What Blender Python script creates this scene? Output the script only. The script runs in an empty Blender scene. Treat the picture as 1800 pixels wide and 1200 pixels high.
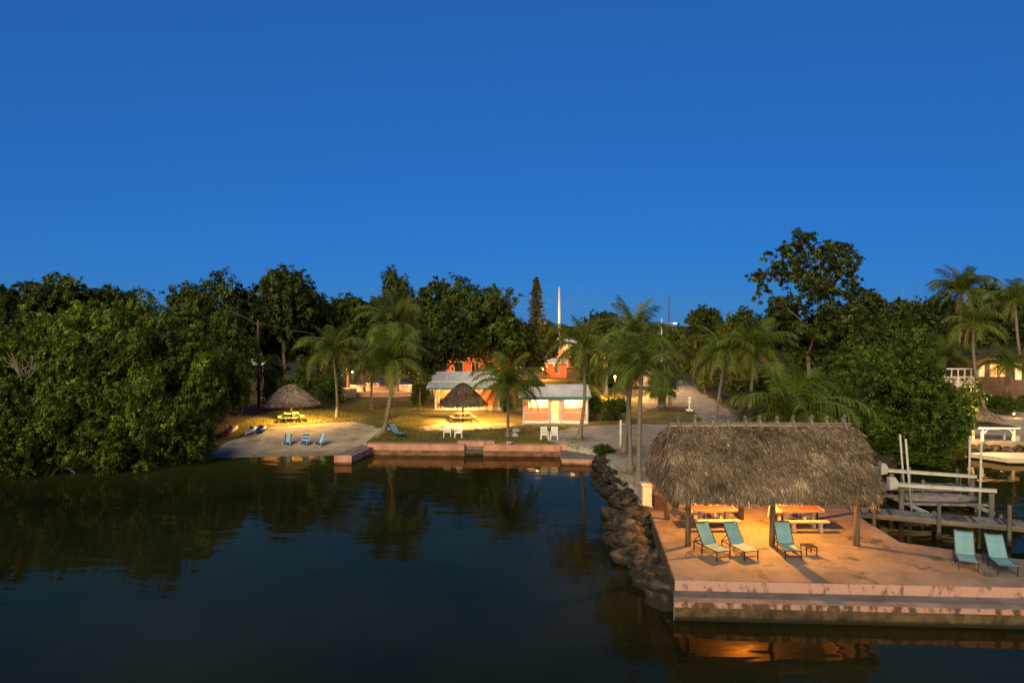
import bpy, math, random
import numpy as np
from mathutils import Vector, Matrix

R = math.radians
SC = bpy.context.scene
COL = SC.collection
random.seed(7)

# ------------------------------------------------------------------ camera, sky, sun, exposure
CAM_Z, FPX, PITCH = 9.45, 1216.0, R(-1.41)
cam = bpy.data.cameras.new('camera')
cam_o = bpy.data.objects.new('camera', cam)
COL.objects.link(cam_o)
cam_o.location = (0, 0, CAM_Z)
cam_o.rotation_euler = (R(90) + PITCH, 0, 0)
cam.sensor_width = 36
cam.lens = 36 * FPX / 1800
cam.clip_start = 0.1
cam.clip_end = 8000
SC.camera = cam_o

SUN_EL, SUN_ROT = 7.0, 188.0          # low in the west, behind the camera
world = bpy.data.worlds.new('World')
SC.world = world
world.use_nodes = True
wn, wl = world.node_tree.nodes, world.node_tree.links
bg = wn['Background']
sky = wn.new('ShaderNodeTexSky')
sky.sky_type = 'NISHITA'
sky.sun_disc = False
sky.sun_elevation = R(SUN_EL)
sky.sun_rotation = R(SUN_ROT)
sky.ozone_density = 7
sky.air_density = 0.75
sky.dust_density = 0.0
gam = wn.new('ShaderNodeGamma')
gam.inputs[1].default_value = 0.42
tint = wn.new('ShaderNodeMix')
tint.data_type = 'RGBA'
tint.blend_type = 'MULTIPLY'
tint.inputs[0].default_value = 1
tint.inputs[7].default_value = (.175, .49, 1.0, 1)      # deep blue of dusk
wl.new(sky.outputs[0], gam.inputs[0])
wl.new(gam.outputs[0], tint.inputs[6])
wl.new(tint.outputs[2], bg.inputs[0])
bg.inputs[1].default_value = 0.14

sun = bpy.data.lights.new('sun', 'SUN')
sun.energy = 2.3
sun.angle = R(40)
sun.color = (1.0, 0.82, 0.42)
sun_o = bpy.data.objects.new('sun', sun)
COL.objects.link(sun_o)
sun_o.rotation_euler = (R(62), 0, R(-24))

SC.view_settings.view_transform = 'Standard'
SC.view_settings.look = 'None'
SC.view_settings.gamma = 1
SC.view_settings.use_curve_mapping = False
SC.view_settings.exposure = 1.0
SC.cycles.max_bounces = 5
SC.cycles.diffuse_bounces = 2
SC.cycles.glossy_bounces = 3
SC.cycles.transmission_bounces = 3
SC.cycles.transparent_max_bounces = 4
SC.cycles.sample_clamp_indirect = 4

# ------------------------------------------------------------------ helpers
CP, SP = math.cos(PITCH), math.sin(PITCH)
def ray(px, py):
    x = (px - 900) / FPX; u = -(py - 600) / FPX
    return Vector((x, CP - u * SP, SP + u * CP))
def G(px, py, z=0.8):                   # point of a level plane seen at this place of the photograph
    d = ray(px, py); t = (z - CAM_Z) / d.z
    return Vector((d.x * t, d.y * t, z))
def P(px, py, Y):                       # point at distance Y seen at this place
    d = ray(px, py); t = Y / d.y
    return Vector((d.x * t, Y, CAM_Z + d.z * t))
def W(px, Y):                           # pixels to metres at distance Y
    return px * Y / FPX

class MB:
    def __init__(s): s.v = []; s.f = []
    def add(s, vs, fs):
        o = len(s.v); s.v += [tuple(v) for v in vs]; s.f += [tuple(i + o for i in f) for f in fs]
        return s
    def box(s, c, size, rz=0, rx=0, ry=0):
        m = Matrix.Translation(c) @ Matrix.Rotation(rz, 4, 'Z') @ Matrix.Rotation(rx, 4, 'X') @ Matrix.Rotation(ry, 4, 'Y')
        a, b, h = size[0] / 2, size[1] / 2, size[2] / 2
        vs = [m @ Vector(p) for p in ((-a,-b,-h),(a,-b,-h),(a,b,-h),(-a,b,-h),(-a,-b,h),(a,-b,h),(a,b,h),(-a,b,h))]
        return s.add(vs, [(0,3,2,1),(4,5,6,7),(0,1,5,4),(1,2,6,5),(2,3,7,6),(3,0,4,7)])
    def bar(s, p, q, w, h=None):
        p, q = Vector(p), Vector(q); h = h or w
        d = (q - p); L = d.length; d.normalize()
        up = Vector((0,0,1)) if abs(d.z) < .95 else Vector((0,1,0))
        x = d.cross(up).normalized(); y = x.cross(d)
        vs = []
        for e in (p, q):
            for a, b in ((-1,-1),(1,-1),(1,1),(-1,1)): vs.append(e + x * a * w / 2 + y * b * h / 2)
        return s.add(vs, [(0,1,2,3),(7,6,5,4),(0,4,5,1),(1,5,6,2),(2,6,7,3),(3,7,4,0)])
    def tube(s, pts, rad, n=8, caps=True):
        pts = [Vector(p) for p in pts]
        if not hasattr(rad, '__len__'): rad = [rad] * len(pts)
        vs, fs = [], []
        for i, p in enumerate(pts):
            d = (pts[min(i+1, len(pts)-1)] - pts[max(i-1, 0)])
            if d.length < 1e-9: d = Vector((0,0,1))
            d.normalize()
            up = Vector((0,1,0)) if abs(d.y) < .9 else Vector((1,0,0))
            x = d.cross(up).normalized(); y = d.cross(x)
            for k in range(n):
                a = 2 * math.pi * k / n
                vs.append(p + (x * math.cos(a) + y * math.sin(a)) * rad[i])
        for i in range(len(pts) - 1):
            for k in range(n):
                a, b = i * n + k, i * n + (k + 1) % n
                fs.append((a, b, b + n, a + n))
        if caps:
            fs.append(tuple(range(n - 1, -1, -1))); o = (len(pts) - 1) * n
            fs.append(tuple(range(o, o + n)))
        return s.add(vs, fs)
    def prism(s, poly, z0, z1):
        n = len(poly)
        vs = [(p[0], p[1], z0) for p in poly] + [(p[0], p[1], z1) for p in poly]
        fs = [tuple(range(n - 1, -1, -1)), tuple(range(n, 2 * n))] + [(i, (i+1) % n, (i+1) % n + n, i + n) for i in range(n)]
        return s.add(vs, fs)
    def prism_y(s, poly, y0, y1):       # outline in x, z pushed along y
        n = len(poly)
        vs = [(p[0], y0, p[1]) for p in poly] + [(p[0], y1, p[1]) for p in poly]
        fs = [tuple(range(n)), tuple(range(2*n - 1, n - 1, -1))] + [((i+1) % n, i, i + n, (i+1) % n + n) for i in range(n)]
        return s.add(vs, fs)
    def prism_x(s, poly, x0, x1):
        n = len(poly)
        vs = [(x0, p[0], p[1]) for p in poly] + [(x1, p[0], p[1]) for p in poly]
        fs = [tuple(range(n)), tuple(range(2*n - 1, n - 1, -1))] + [((i+1) % n, i, i + n, (i+1) % n + n) for i in range(n)]
        return s.add(vs, fs)
    def build(s, name, mat, parent=None, smooth=False, bevel=0):
        me = bpy.data.meshes.new(name); me.from_pydata(s.v, [], s.f)
        me.materials.append(mat)
        if smooth: me.shade_smooth()
        o = bpy.data.objects.new(name, me); COL.objects.link(o)
        if parent: o.parent = parent
        if bevel:
            b = o.modifiers.new('bevel', 'BEVEL'); b.width = bevel; b.segments = 2; b.limit_method = 'ANGLE'
        return o

def np_mesh(name, V, F, mat, col=None, smooth=False):
    me = bpy.data.meshes.new(name)
    F = np.asarray(F, dtype=np.int32); k = F.shape[1]
    me.vertices.add(len(V)); me.vertices.foreach_set('co', np.ascontiguousarray(V, dtype=np.float32).ravel())
    me.loops.add(F.size); me.loops.foreach_set('vertex_index', F.ravel())
    me.polygons.add(len(F)); me.polygons.foreach_set('loop_start', np.arange(0, F.size, k, dtype=np.int32))
    me.update(calc_edges=True)
    if col is not None:
        a = me.color_attributes.new('Col', 'FLOAT_COLOR', 'POINT')
        c = np.ones((len(V), 4), dtype=np.float32); c[:, :3] = col
        a.data.foreach_set('color', c.ravel())
    if mat: me.materials.append(mat)
    if smooth: me.shade_smooth()
    return me
def link(name, me, parent=None):
    o = bpy.data.objects.new(name, me); COL.objects.link(o)
    if parent: o.parent = parent
    return o
def tag(o, label=None, cat=None, group=None, kind=None):
    if label: o['label'] = label
    if cat: o['category'] = cat
    if group: o['group'] = group
    if kind: o['kind'] = kind
    return o
def thing(name, label, cat, loc=(0,0,0), rz=0, group=None):
    o = bpy.data.objects.new(name, None); COL.objects.link(o)
    o.empty_display_size = .2
    o.location = loc; o.rotation_euler = (0, 0, rz)
    return tag(o, label, cat, group)
def copy_tree(o, parent=None):
    c = o.copy(); COL.objects.link(c)
    c.parent = parent
    for ch in list(o.children): copy_tree(ch, c)
    return c
def lamp(parent, loc, power, color=(1, .52, .18), r=.06, name='bulb_light', spot=None):
    l = bpy.data.lights.new(name, 'SPOT' if spot else 'POINT'); l.energy = power; l.color = color; l.shadow_soft_size = r
    if spot: l.spot_size = spot; l.spot_blend = .6
    o = bpy.data.objects.new(name, l); COL.objects.link(o); o.location = loc
    if parent: o.parent = parent
    return o

# ------------------------------------------------------------------ materials
def mat(name, c, rough=.8, var=.25, scale=3.0, c2=None, bump=0, bscale=None, bdist=.05, spec=.3, metal=0, detail=6, stretch=(1,1,1), attr=False, lo=.35, hi=.65, spot=None):
    m = bpy.data.materials.new(name); m.use_nodes = True
    n, l = m.node_tree.nodes, m.node_tree.links
    b = n['Principled BSDF']
    b.inputs['Roughness'].default_value = rough; b.inputs['Specular IOR Level'].default_value = spec; b.inputs['Metallic'].default_value = metal
    tc = n.new('ShaderNodeTexCoord'); mp = n.new('ShaderNodeMapping'); mp.inputs['Scale'].default_value = stretch
    l.new(tc.outputs['Object'], mp.inputs[0])
    nz = n.new('ShaderNodeTexNoise'); nz.inputs['Scale'].default_value = scale; nz.inputs['Detail'].default_value = detail; nz.inputs['Roughness'].default_value = .65
    l.new(mp.outputs[0], nz.inputs['Vector'])
    rp = n.new('ShaderNodeValToRGB'); rp.color_ramp.elements[0].position = lo; rp.color_ramp.elements[1].position = hi
    c2 = c2 or tuple(x * (1 - 2 * var) for x in c)
    rp.color_ramp.elements[0].color = (*c2, 1); rp.color_ramp.elements[1].color = (*c, 1)
    l.new(nz.outputs[0], rp.inputs[0])
    out = rp.outputs[0]
    if spot:                                  # (colour, noise scale, threshold): weathering stains with a shape of their own
        ns = n.new('ShaderNodeTexNoise'); ns.inputs['Scale'].default_value = spot[1]; ns.inputs['Detail'].default_value = 12; ns.inputs['Roughness'].default_value = .72
        l.new(mp.outputs[0], ns.inputs['Vector'])
        rs = n.new('ShaderNodeMapRange'); rs.interpolation_type = 'SMOOTHSTEP'; rs.inputs[1].default_value = spot[2]; rs.inputs[2].default_value = spot[2] + .09; rs.inputs[4].default_value = .85
        l.new(ns.outputs[0], rs.inputs[0])
        mk = n.new('ShaderNodeMix'); mk.data_type = 'RGBA'; mk.inputs[7].default_value = (*spot[0], 1)
        l.new(rs.outputs[0], mk.inputs[0]); l.new(out, mk.inputs[6]); out = mk.outputs[2]
    if attr:
        at = n.new('ShaderNodeAttribute'); at.attribute_name = 'Col'
        mx = n.new('ShaderNodeMix'); mx.data_type = 'RGBA'; mx.blend_type = 'MULTIPLY'; mx.inputs[0].default_value = 1
        l.new(out, mx.inputs[6]); l.new(at.outputs[0], mx.inputs[7]); out = mx.outputs[2]
    l.new(out, b.inputs['Base Color'])
    if bump:
        n2 = n.new('ShaderNodeTexNoise'); n2.inputs['Scale'].default_value = bscale or scale * 6; n2.inputs['Detail'].default_value = 5
        l.new(mp.outputs[0], n2.inputs['Vector'])
        bp = n.new('ShaderNodeBump'); bp.inputs['Strength'].default_value = bump; bp.inputs['Distance'].default_value = bdist
        l.new(n2.outputs[0], bp.inputs['Height']); l.new(bp.outputs[0], b.inputs['Normal'])
    return m
def leaf_mat(name, c, trans=.3):
    m = bpy.data.materials.new(name); m.use_nodes = True
    n, l = m.node_tree.nodes, m.node_tree.links
    b = n['Principled BSDF']; out = n['Material Output']
    at = n.new('ShaderNodeAttribute'); at.attribute_name = 'Col'
    oi = n.new('ShaderNodeObjectInfo')
    hs = n.new('ShaderNodeHueSaturation')
    mr = n.new('ShaderNodeMapRange'); mr.inputs[3].default_value = .75; mr.inputs[4].default_value = 1.25
    l.new(oi.outputs['Random'], mr.inputs[0]); l.new(mr.outputs[0], hs.inputs['Value'])
    mx = n.new('ShaderNodeMix'); mx.data_type = 'RGBA'; mx.blend_type = 'MULTIPLY'; mx.inputs[0].default_value = 1
    mx.inputs[6].default_value = (*c, 1); l.new(at.outputs[0], mx.inputs[7])
    l.new(mx.outputs[2], hs.inputs['Color'])
    l.new(hs.outputs[0], b.inputs['Base Color'])
    b.inputs['Roughness'].default_value = .5; b.inputs['Specular IOR Level'].default_value = .25
    tr = n.new('ShaderNodeBsdfTranslucent'); l.new(hs.outputs[0], tr.inputs[0])
    ms = n.new('ShaderNodeMixShader'); ms.inputs[0].default_value = trans
    l.new(b.outputs[0], ms.inputs[1]); l.new(tr.outputs[0], ms.inputs[2]); l.new(ms.outputs[0], out.inputs[0])
    return m
def emit(name, c, s):
    m = bpy.data.materials.new(name); m.use_nodes = True
    b = m.node_tree.nodes['Principled BSDF']
    b.inputs['Base Color'].default_value = (*c, 1); b.inputs['Emission Color'].default_value = (*c, 1); b.inputs['Emission Strength'].default_value = s
    return m

M = {}
M['white'] = mat('white_paint', (.78,.77,.74), .5, .06, 4)
M['white_plastic'] = mat('white_plastic', (.8,.8,.78), .35, .04, 5)
M['coral'] = mat('coral_paint', (.62,.17,.08), .7, .1, 2, bump=.1)
M['pinkwall'] = mat('pink_wall_paint', (.62,.27,.18), .75, .12, 2)
M['teal'] = mat('teal_trim', (.04,.24,.2), .5, .1, 3)
M['metal_roof'] = mat('grey_metal_roof', (.8,.74,.62), .5, .12, 2.5)
M['membrane'] = mat('white_roof_membrane', (.8,.74,.63), .7, .2, 1.2, c2=(.58,.53,.46))
M['wood'] = mat('weathered_wood', (.2,.17,.14), .85, .25, 5, stretch=(1,1,.15), bump=.3)
M['plank'] = mat('grey_dock_plank', (.25,.225,.21), .85, .3, 3, bump=.3)
M['plank2'] = mat('dark_dock_plank', (.09,.085,.09), .85, .3, 3, bump=.3)
M['beam'] = mat('brown_dock_beam', (.19,.15,.125), .85, .3, 2.5, stretch=(.3,.3,2), bump=.3)
M['post'] = mat('post_wood', (.22,.16,.1), .85, .3, 6, stretch=(1,1,.12), bump=.4)
M['pile'] = mat('piling_wood', (.15,.12,.1), .9, .3, 5, stretch=(1,1,.2), bump=.4)
M['concrete'] = mat('deck_concrete', (.21,.17,.132), .85, .22, .55, c2=(.1,.08,.066), bump=.25, bscale=14, detail=10, lo=.33, hi=.6, spot=((.05,.04,.034), .9, .54))
M['wornpink'] = mat('worn_pink_paint', (.38,.21,.17), .85, .2, 1.9, c2=(.09,.05,.035), bump=.4, detail=12, stretch=(1.5,1.5,.6), lo=.45, hi=.54)
M['ledge'] = mat('grey_ledge_concrete', (.2,.175,.165), .9, .25, 1.0, c2=(.1,.085,.08), bump=.3, bscale=12, detail=9, spot=((.035,.03,.028), 1.3, .58))
M['pinkpaint'] = mat('peeling_pink_paint', (.42,.235,.2), .8, .2, 1.7, c2=(.13,.08,.065), bump=.3, detail=12, stretch=(1.6,1.6,.7), lo=.38, hi=.47)
M['stain'] = mat('weed_stained_concrete', (.12,.08,.042), .9, .3, 2.2, c2=(.018,.014,.008), bump=.6, bscale=9, detail=11, stretch=(1,1,.8), spot=((.22,.15,.08), 3.0, .62))
M['seawall'] = mat('salmon_seawall', (.54,.265,.19), .8, .2, 1.4, c2=(.33,.16,.11), bump=.25, detail=9, stretch=(1,1,.5), spot=((.1,.055,.04), 1.1, .57))
M['wetwall'] = mat('wet_seawall_foot', (.24,.11,.07), .6, .3, 1.6, c2=(.06,.03,.018), detail=10, stretch=(1,1,2))
M['rock'] = mat('limestone_boulder', (.105,.082,.064), .95, .3, 1.7, c2=(.011,.009,.008), lo=.42, hi=.7, bump=1.0, bscale=5, bdist=.2, detail=10, spot=((.2,.165,.13), 1.2, .62))
def wet_band(m, z0, z1, c):
    n, l = m.node_tree.nodes, m.node_tree.links; b = n['Principled BSDF']; src = b.inputs['Base Color'].links[0].from_socket
    ge = n.new('ShaderNodeNewGeometry'); sx = n.new('ShaderNodeSeparateXYZ'); l.new(ge.outputs['Position'], sx.inputs[0])
    r = n.new('ShaderNodeMapRange'); r.interpolation_type = 'SMOOTHSTEP'; r.inputs[1].default_value = z1; r.inputs[2].default_value = z0; l.new(sx.outputs[2], r.inputs[0])
    k = n.new('ShaderNodeMix'); k.data_type = 'RGBA'; k.inputs[7].default_value = (*c, 1); l.new(r.outputs[0], k.inputs[0]); l.new(src, k.inputs[6]); l.new(k.outputs[2], b.inputs['Base Color'])
wet_band(M['rock'], .12, .38, (.014, .013, .008))            # weed and wet stone up to the tide line
wet_band(M['stain'], .05, .22, (.012, .01, .006))
wet_band(M['pile'], .1, .5, (.02, .016, .011))
M['palerock'] = mat('pale_rock', (.5,.45,.4), .9, .25, 3, bump=.5)
M['trunk'] = mat('tree_bark', (.2,.15,.11), .9, .25, 4, stretch=(1,1,.25), bump=.4)
M['palm_trunk'] = mat('palm_bark', (.2,.16,.125), .9, .2, 5, stretch=(.4,.4,3), bump=.4)
M['dead'] = mat('dead_frond', (.25,.16,.08), .9, .25, 4)
M['black'] = mat('dark_bronze_frame', (.025,.02,.018), .4, .1, 5, spec=.5)
M['sling'] = mat('aqua_sling_fabric', (.155,.31,.37), .75, .12, 3, bump=.1, bscale=120)
M['blue'] = mat('navy_blue_fabric', (.03,.05,.2), .8, .1, 9)
M['skyblue'] = mat('light_blue_stripe', (.25,.45,.55), .8, .1, 9)
M['alu'] = mat('white_tube_frame', (.7,.7,.68), .35, .05, 8, metal=.3)
M['galv'] = mat('dull_aluminium', (.5,.48,.45), .5, .15, 3)
M['pvc'] = mat('aged_pvc', (.46,.44,.41), .5, .1, 3)
M['red'] = mat('red_hull', (.6,.03,.02), .4, .1, 3)
M['cream'] = mat('cream_hull', (.5,.38,.24), .5, .15, 3)
M['boatblue'] = mat('blue_hull', (.02,.05,.22), .4, .1, 3)
M['boatwhite'] = mat('pale_hull', (.45,.5,.58), .4, .1, 3)
M['tabletop'] = mat('red_table_top', (.5,.1,.05), .6, .1, 3)
M['pinkstone'] = mat('pale_pink_concrete', (.6,.47,.38), .75, .1, 4)
M['bin'] = mat('brown_bin', (.06,.03,.03), .6, .2, 5)
M['yellow'] = mat('yellow_pole', (.5,.32,.06), .6, .1, 5)
M['thatch'] = mat('palm_thatch', (.25,.185,.13), .95, .15, 1.3, c2=(.15,.112,.082), attr=True, spec=.1)
M['thatch_core'] = mat('thatch_core', (.1,.08,.06), .95, .2, 4)
M['darktable'] = mat('dark_table_wood', (.075,.06,.032), .8, .2, 4)
M['greentable'] = mat('pale_green_wood', (.08,.12,.05), .7, .15, 4)
M['dark'] = mat('dark_opening', (.02,.018,.015), .6, .1, 3)
M['glass'] = mat('dark_window_glass', (.02,.025,.03), .1, .1, 3, spec=.6)
M['polewhite'] = mat('pale_concrete_pole', (.6,.52,.42), .8, .1, 2)
M['polewood'] = mat('utility_pole_wood', (.12,.07,.045), .9, .25, 4, stretch=(1,1,.1))
M['wire'] = mat('wire', (.2,.22,.25), .5, .1, 3)
M['stone'] = mat('stone_wall', (.3,.25,.2), .9, .3, 4, bump=.5)
M['patio'] = mat('pale_patio', (.36,.28,.2), .85, .15, 1)
M['bulb'] = emit('lit_bulb', (1,.5,.16), 7)
def curtain(name, c, s):
    m = emit(name, c, s); n, l = m.node_tree.nodes, m.node_tree.links; b = n['Principled BSDF']
    tc = n.new('ShaderNodeTexCoord'); w = n.new('ShaderNodeTexNoise'); mp = n.new('ShaderNodeMapping'); mp.inputs['Scale'].default_value = (7, 1, .8); l.new(tc.outputs['Object'], mp.inputs[0]); l.new(mp.outputs[0], w.inputs['Vector']); w.inputs['Scale'].default_value = 1.6
    r = n.new('ShaderNodeMapRange'); r.inputs[1].default_value = .3; r.inputs[2].default_value = .7; r.inputs[3].default_value = s * .35; r.inputs[4].default_value = s * 1.5; l.new(w.outputs[0], r.inputs[0]); l.new(r.outputs[0], b.inputs['Emission Strength'])
    return m
M['window_lit'] = curtain('lit_window', (1,.6,.22), .75)
M['window_warm'] = curtain('warm_window', (1,.48,.13), .6)
M['door_lit'] = mat('cream_door', (.8,.66,.42), .6, .05, 3)
M['leaf_mangrove'] = leaf_mat('mangrove_leaf', (.08,.12,.008))
M['leaf_dark'] = leaf_mat('dark_leaf', (.05,.075,.009))
M['leaf_mid'] = leaf_mat('green_leaf', (.065,.092,.009))
M['leaf_bright'] = leaf_mat('bright_leaf', (.06,.105,.008))
M['leaf_palm'] = leaf_mat('palm_leaf', (.082,.112,.016), .25)
M['leaf_palm_dead'] = leaf_mat('brown_palm_leaf', (.2,.13,.06), .2)
M['leaf_pine'] = leaf_mat('pine_needle', (.06,.055,.025), .1)
M['leaf_grass'] = leaf_mat('grass_blade', (.1,.11,.03), .2)

# terrain material: grass / sand by the vertex attribute, edges broken by noise
def terrain_mat():
    m = bpy.data.materials.new('terrain'); m.use_nodes = True
    n, l = m.node_tree.nodes, m.node_tree.links
    b = n['Principled BSDF']; b.inputs['Roughness'].default_value = .95; b.inputs['Specular IOR Level'].default_value = .1
    tc = n.new('ShaderNodeTexCoord')
    def noise(s, d=6):
        z = n.new('ShaderNodeTexNoise'); z.inputs['Scale'].default_value = s; z.inputs['Detail'].default_value = d; z.inputs['Roughness'].default_value = .65
        l.new(tc.outputs['Object'], z.inputs['Vector']); return z.outputs[0]
    def ramp(f, stops):
        r = n.new('ShaderNodeValToRGB'); e = r.color_ramp.elements
        while len(e) < len(stops): e.new(.5)
        for q, (p, c) in zip(e, stops): q.position = p; q.color = (*c, 1)
        l.new(f, r.inputs[0]); return r.outputs[0]
    at = n.new('ShaderNodeAttribute'); at.attribute_name = 'Col'
    sp = n.new('ShaderNodeSeparateColor'); l.new(at.outputs[0], sp.inputs[0])
    grass = ramp(noise(.45, 9), [(.3, (.06,.065,.013)), (.5, (.12,.1,.024)), (.62, (.19,.145,.05)), (.72, (.3,.23,.12))])
    sand = ramp(noise(.7, 12), [(.3, (.18,.14,.1)), (.42, (.31,.245,.175)), (.55, (.41,.33,.24)), (.7, (.5,.41,.31))])
    gravel = ramp(noise(1.1, 12), [(.3, (.18,.15,.12)), (.5, (.32,.27,.22)), (.7, (.4,.34,.28))])
    def edge(ch):
        a = n.new('ShaderNodeMath'); a.operation = 'ADD'
        s = n.new('ShaderNodeMath'); s.operation = 'MULTIPLY_ADD'; s.inputs[1].default_value = 1.5; s.inputs[2].default_value = -.75
        l.new(noise(.9, 8), s.inputs[0]); l.new(sp.outputs[ch], a.inputs[0]); l.new(s.outputs[0], a.inputs[1])
        r = n.new('ShaderNodeMapRange'); r.interpolation_type = 'SMOOTHSTEP'; r.inputs[1].default_value = .38; r.inputs[2].default_value = .62
        l.new(a.outputs[0], r.inputs[0]); return r.outputs[0]
    def mix(f, x, y):
        k = n.new('ShaderNodeMix'); k.data_type = 'RGBA'; l.new(f, k.inputs[0]); l.new(x, k.inputs[6]); l.new(y, k.inputs[7]); return k.outputs[2]
    c = mix(edge(0), grass, sand); c = mix(edge(1), c, gravel)
    soil = ramp(noise(2), [(.3, (.035,.025,.015)), (.7, (.07,.05,.03))])
    c = mix(edge(2), c, soil)
    sz = n.new('ShaderNodeSeparateXYZ'); l.new(tc.outputs['Object'], sz.inputs[0])
    za = n.new('ShaderNodeMath'); za.operation = 'MULTIPLY_ADD'; za.inputs[1].default_value = .22; l.new(noise(.8, 5), za.inputs[0]); l.new(sz.outputs[2], za.inputs[2])
    wt = n.new('ShaderNodeMapRange'); wt.interpolation_type = 'SMOOTHSTEP'; wt.inputs[1].default_value = .3; wt.inputs[2].default_value = .16; wt.inputs[4].default_value = .6; l.new(za.outputs[0], wt.inputs[0])
    wet = n.new('ShaderNodeMix'); wet.data_type = 'RGBA'; l.new(wt.outputs[0], wet.inputs[0]); l.new(c, wet.inputs[6]); wet.inputs[7].default_value = (.1, .07, .045, 1); c = wet.outputs[2]
    l.new(c, b.inputs['Base Color'])
    bp = n.new('ShaderNodeBump'); bp.inputs['Strength'].default_value = .6; bp.inputs['Distance'].default_value = .08
    l.new(noise(5, 8), bp.inputs['Height']); l.new(bp.outputs[0], b.inputs['Normal'])
    return m
M['terrain'] = terrain_mat()

def water_mat():
    m = bpy.data.materials.new('bay_water'); m.use_nodes = True
    n, l = m.node_tree.nodes, m.node_tree.links
    n.remove(n['Principled BSDF'])
    b = n.new('ShaderNodeBsdfDiffuse'); gl = n.new('ShaderNodeBsdfGlossy'); gl.inputs['Color'].default_value = (.85, .66, .38, 1); gl.inputs['Roughness'].default_value = .035
    fr = n.new('ShaderNodeFresnel'); fr.inputs['IOR'].default_value = 1.3
    ms = n.new('ShaderNodeMixShader'); l.new(fr.outputs[0], ms.inputs[0]); l.new(b.outputs[0], ms.inputs[1]); l.new(gl.outputs[0], ms.inputs[2]); l.new(ms.outputs[0], n['Material Output'].inputs[0])
    tc = n.new('ShaderNodeTexCoord')
    mp = n.new('ShaderNodeMapping'); mp.inputs['Scale'].default_value = (.35, 1.0, 1); l.new(tc.outputs['Object'], mp.inputs[0])
    z = n.new('ShaderNodeTexNoise'); z.inputs['Scale'].default_value = .12; z.inputs['Detail'].default_value = 6; l.new(tc.outputs['Object'], z.inputs['Vector'])
    r = n.new('ShaderNodeValToRGB'); e = r.color_ramp.elements
    e[0].position = .35; e[0].color = (.006,.007,.003,1); e[1].position = .7; e[1].color = (.017,.018,.008,1)
    l.new(z.outputs[0], r.inputs[0]); 
    sx = n.new('ShaderNodeSeparateXYZ'); l.new(tc.outputs['Object'], sx.inputs[0])
    ry = n.new('ShaderNodeMapRange'); ry.interpolation_type = 'SMOOTHSTEP'; ry.inputs[1].default_value = 36; ry.inputs[2].default_value = 50; l.new(sx.outputs[1], ry.inputs[0])
    rx = n.new('ShaderNodeMapRange'); rx.interpolation_type = 'SMOOTHSTEP'; rx.inputs[1].default_value = 2; rx.inputs[2].default_value = -14; l.new(sx.outputs[0], rx.inputs[0])
    mu = n.new('ShaderNodeMath'); mu.operation = 'MULTIPLY'; l.new(ry.outputs[0], mu.inputs[0]); l.new(rx.outputs[0], mu.inputs[1])
    mx = n.new('ShaderNodeMix'); mx.data_type = 'RGBA'; l.new(mu.outputs[0], mx.inputs[0]); l.new(r.outputs[0], mx.inputs[6]); mx.inputs[7].default_value = (.032, .034, .01, 1)   # weedy shallows off the beach
    l.new(mx.outputs[2], b.inputs['Color'])
    h = None
    for s, d, k in ((1.1, 2, .5), (.3, 2, 1.0)):
        w = n.new('ShaderNodeTexNoise'); w.inputs['Scale'].default_value = s; w.inputs['Detail'].default_value = d; l.new(mp.outputs[0], w.inputs['Vector'])
        mm = n.new('ShaderNodeMath'); mm.operation = 'MULTIPLY'; mm.inputs[1].default_value = k; l.new(w.outputs[0], mm.inputs[0])
        if h is None: h = mm.outputs[0]
        else:
            a = n.new('ShaderNodeMath'); a.operation = 'ADD'; l.new(h, a.inputs[0]); l.new(mm.outputs[0], a.inputs[1]); h = a.outputs[0]
    wp = n.new('ShaderNodeTexNoise'); wp.inputs['Scale'].default_value = .09; wp.inputs['Detail'].default_value = 5; l.new(mp.outputs[0], wp.inputs['Vector'])
    wr = n.new('ShaderNodeMapRange'); wr.inputs[1].default_value = .42; wr.inputs[2].default_value = .64; wr.inputs[3].default_value = .025; wr.inputs[4].default_value = .075; l.new(wp.outputs[0], wr.inputs[0]); l.new(wr.outputs[0], gl.inputs['Roughness'])   # light airs ruffle patches
    bp = n.new('ShaderNodeBump'); bp.inputs['Strength'].default_value = .5; bp.inputs['Distance'].default_value = .06
    l.new(h, bp.inputs['Height']); l.new(bp.outputs[0], gl.inputs['Normal'])
    return m
M['water'] = water_mat()

# ------------------------------------------------------------------ terrain
def xy(p): return (p[0], p[1])
LAND = [(-2500, 52), (-60, 50), (-24, 50.5), (-21.5, 48.9), (-12.7, 49.8), (-10.6, 50.4), (3.4, 49.7), (5.9, 47.2), (6.0, 42), (6.0, 38), (6.4, 34.5), (6.6, 30.3),
        (6.2, 24.2), (15.0, 23.6), (30, 22.5), (60, 22), (60, 24.2), (30, 24.6), (18.2, 25.6), (15.6, 27.4), (15.9, 32.6), (18.5, 37.5), (23.5, 43.5), (27, 47.3), (32, 50.2), (40, 50.6), (2500, 50.6), (2500, 3500), (-2500, 3500)]
BEACH = [xy(G(*p)) for p in ((340, 812), (360, 790), (395, 768), (470, 752), (560, 744), (625, 741), (668, 752), (700, 752), (652, 770), (640, 785), (595, 815), (560, 830), (400, 830))]
DRIVE = [xy(G(*p)) for p in ((1150, 690), (1188, 668), (1205, 668), (1225, 686), (1275, 715), (1330, 757), (1400, 830), (1250, 930), (1140, 930), (1060, 830), (1030, 788), (985, 783), (955, 768), (1000, 752), (1045, 748), (1120, 744), (1135, 716), (1120, 702))]
ISLE = [xy(G(*p)) for p in ((1120, 724), (1160, 713), (1214, 716), (1236, 741), (1180, 746), (1125, 745))]
MULCH = [xy(G(*p)) for p in ((1135, 720), (1165, 713), (1210, 715), (1222, 722), (1180, 724), (1140, 724))]
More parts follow.
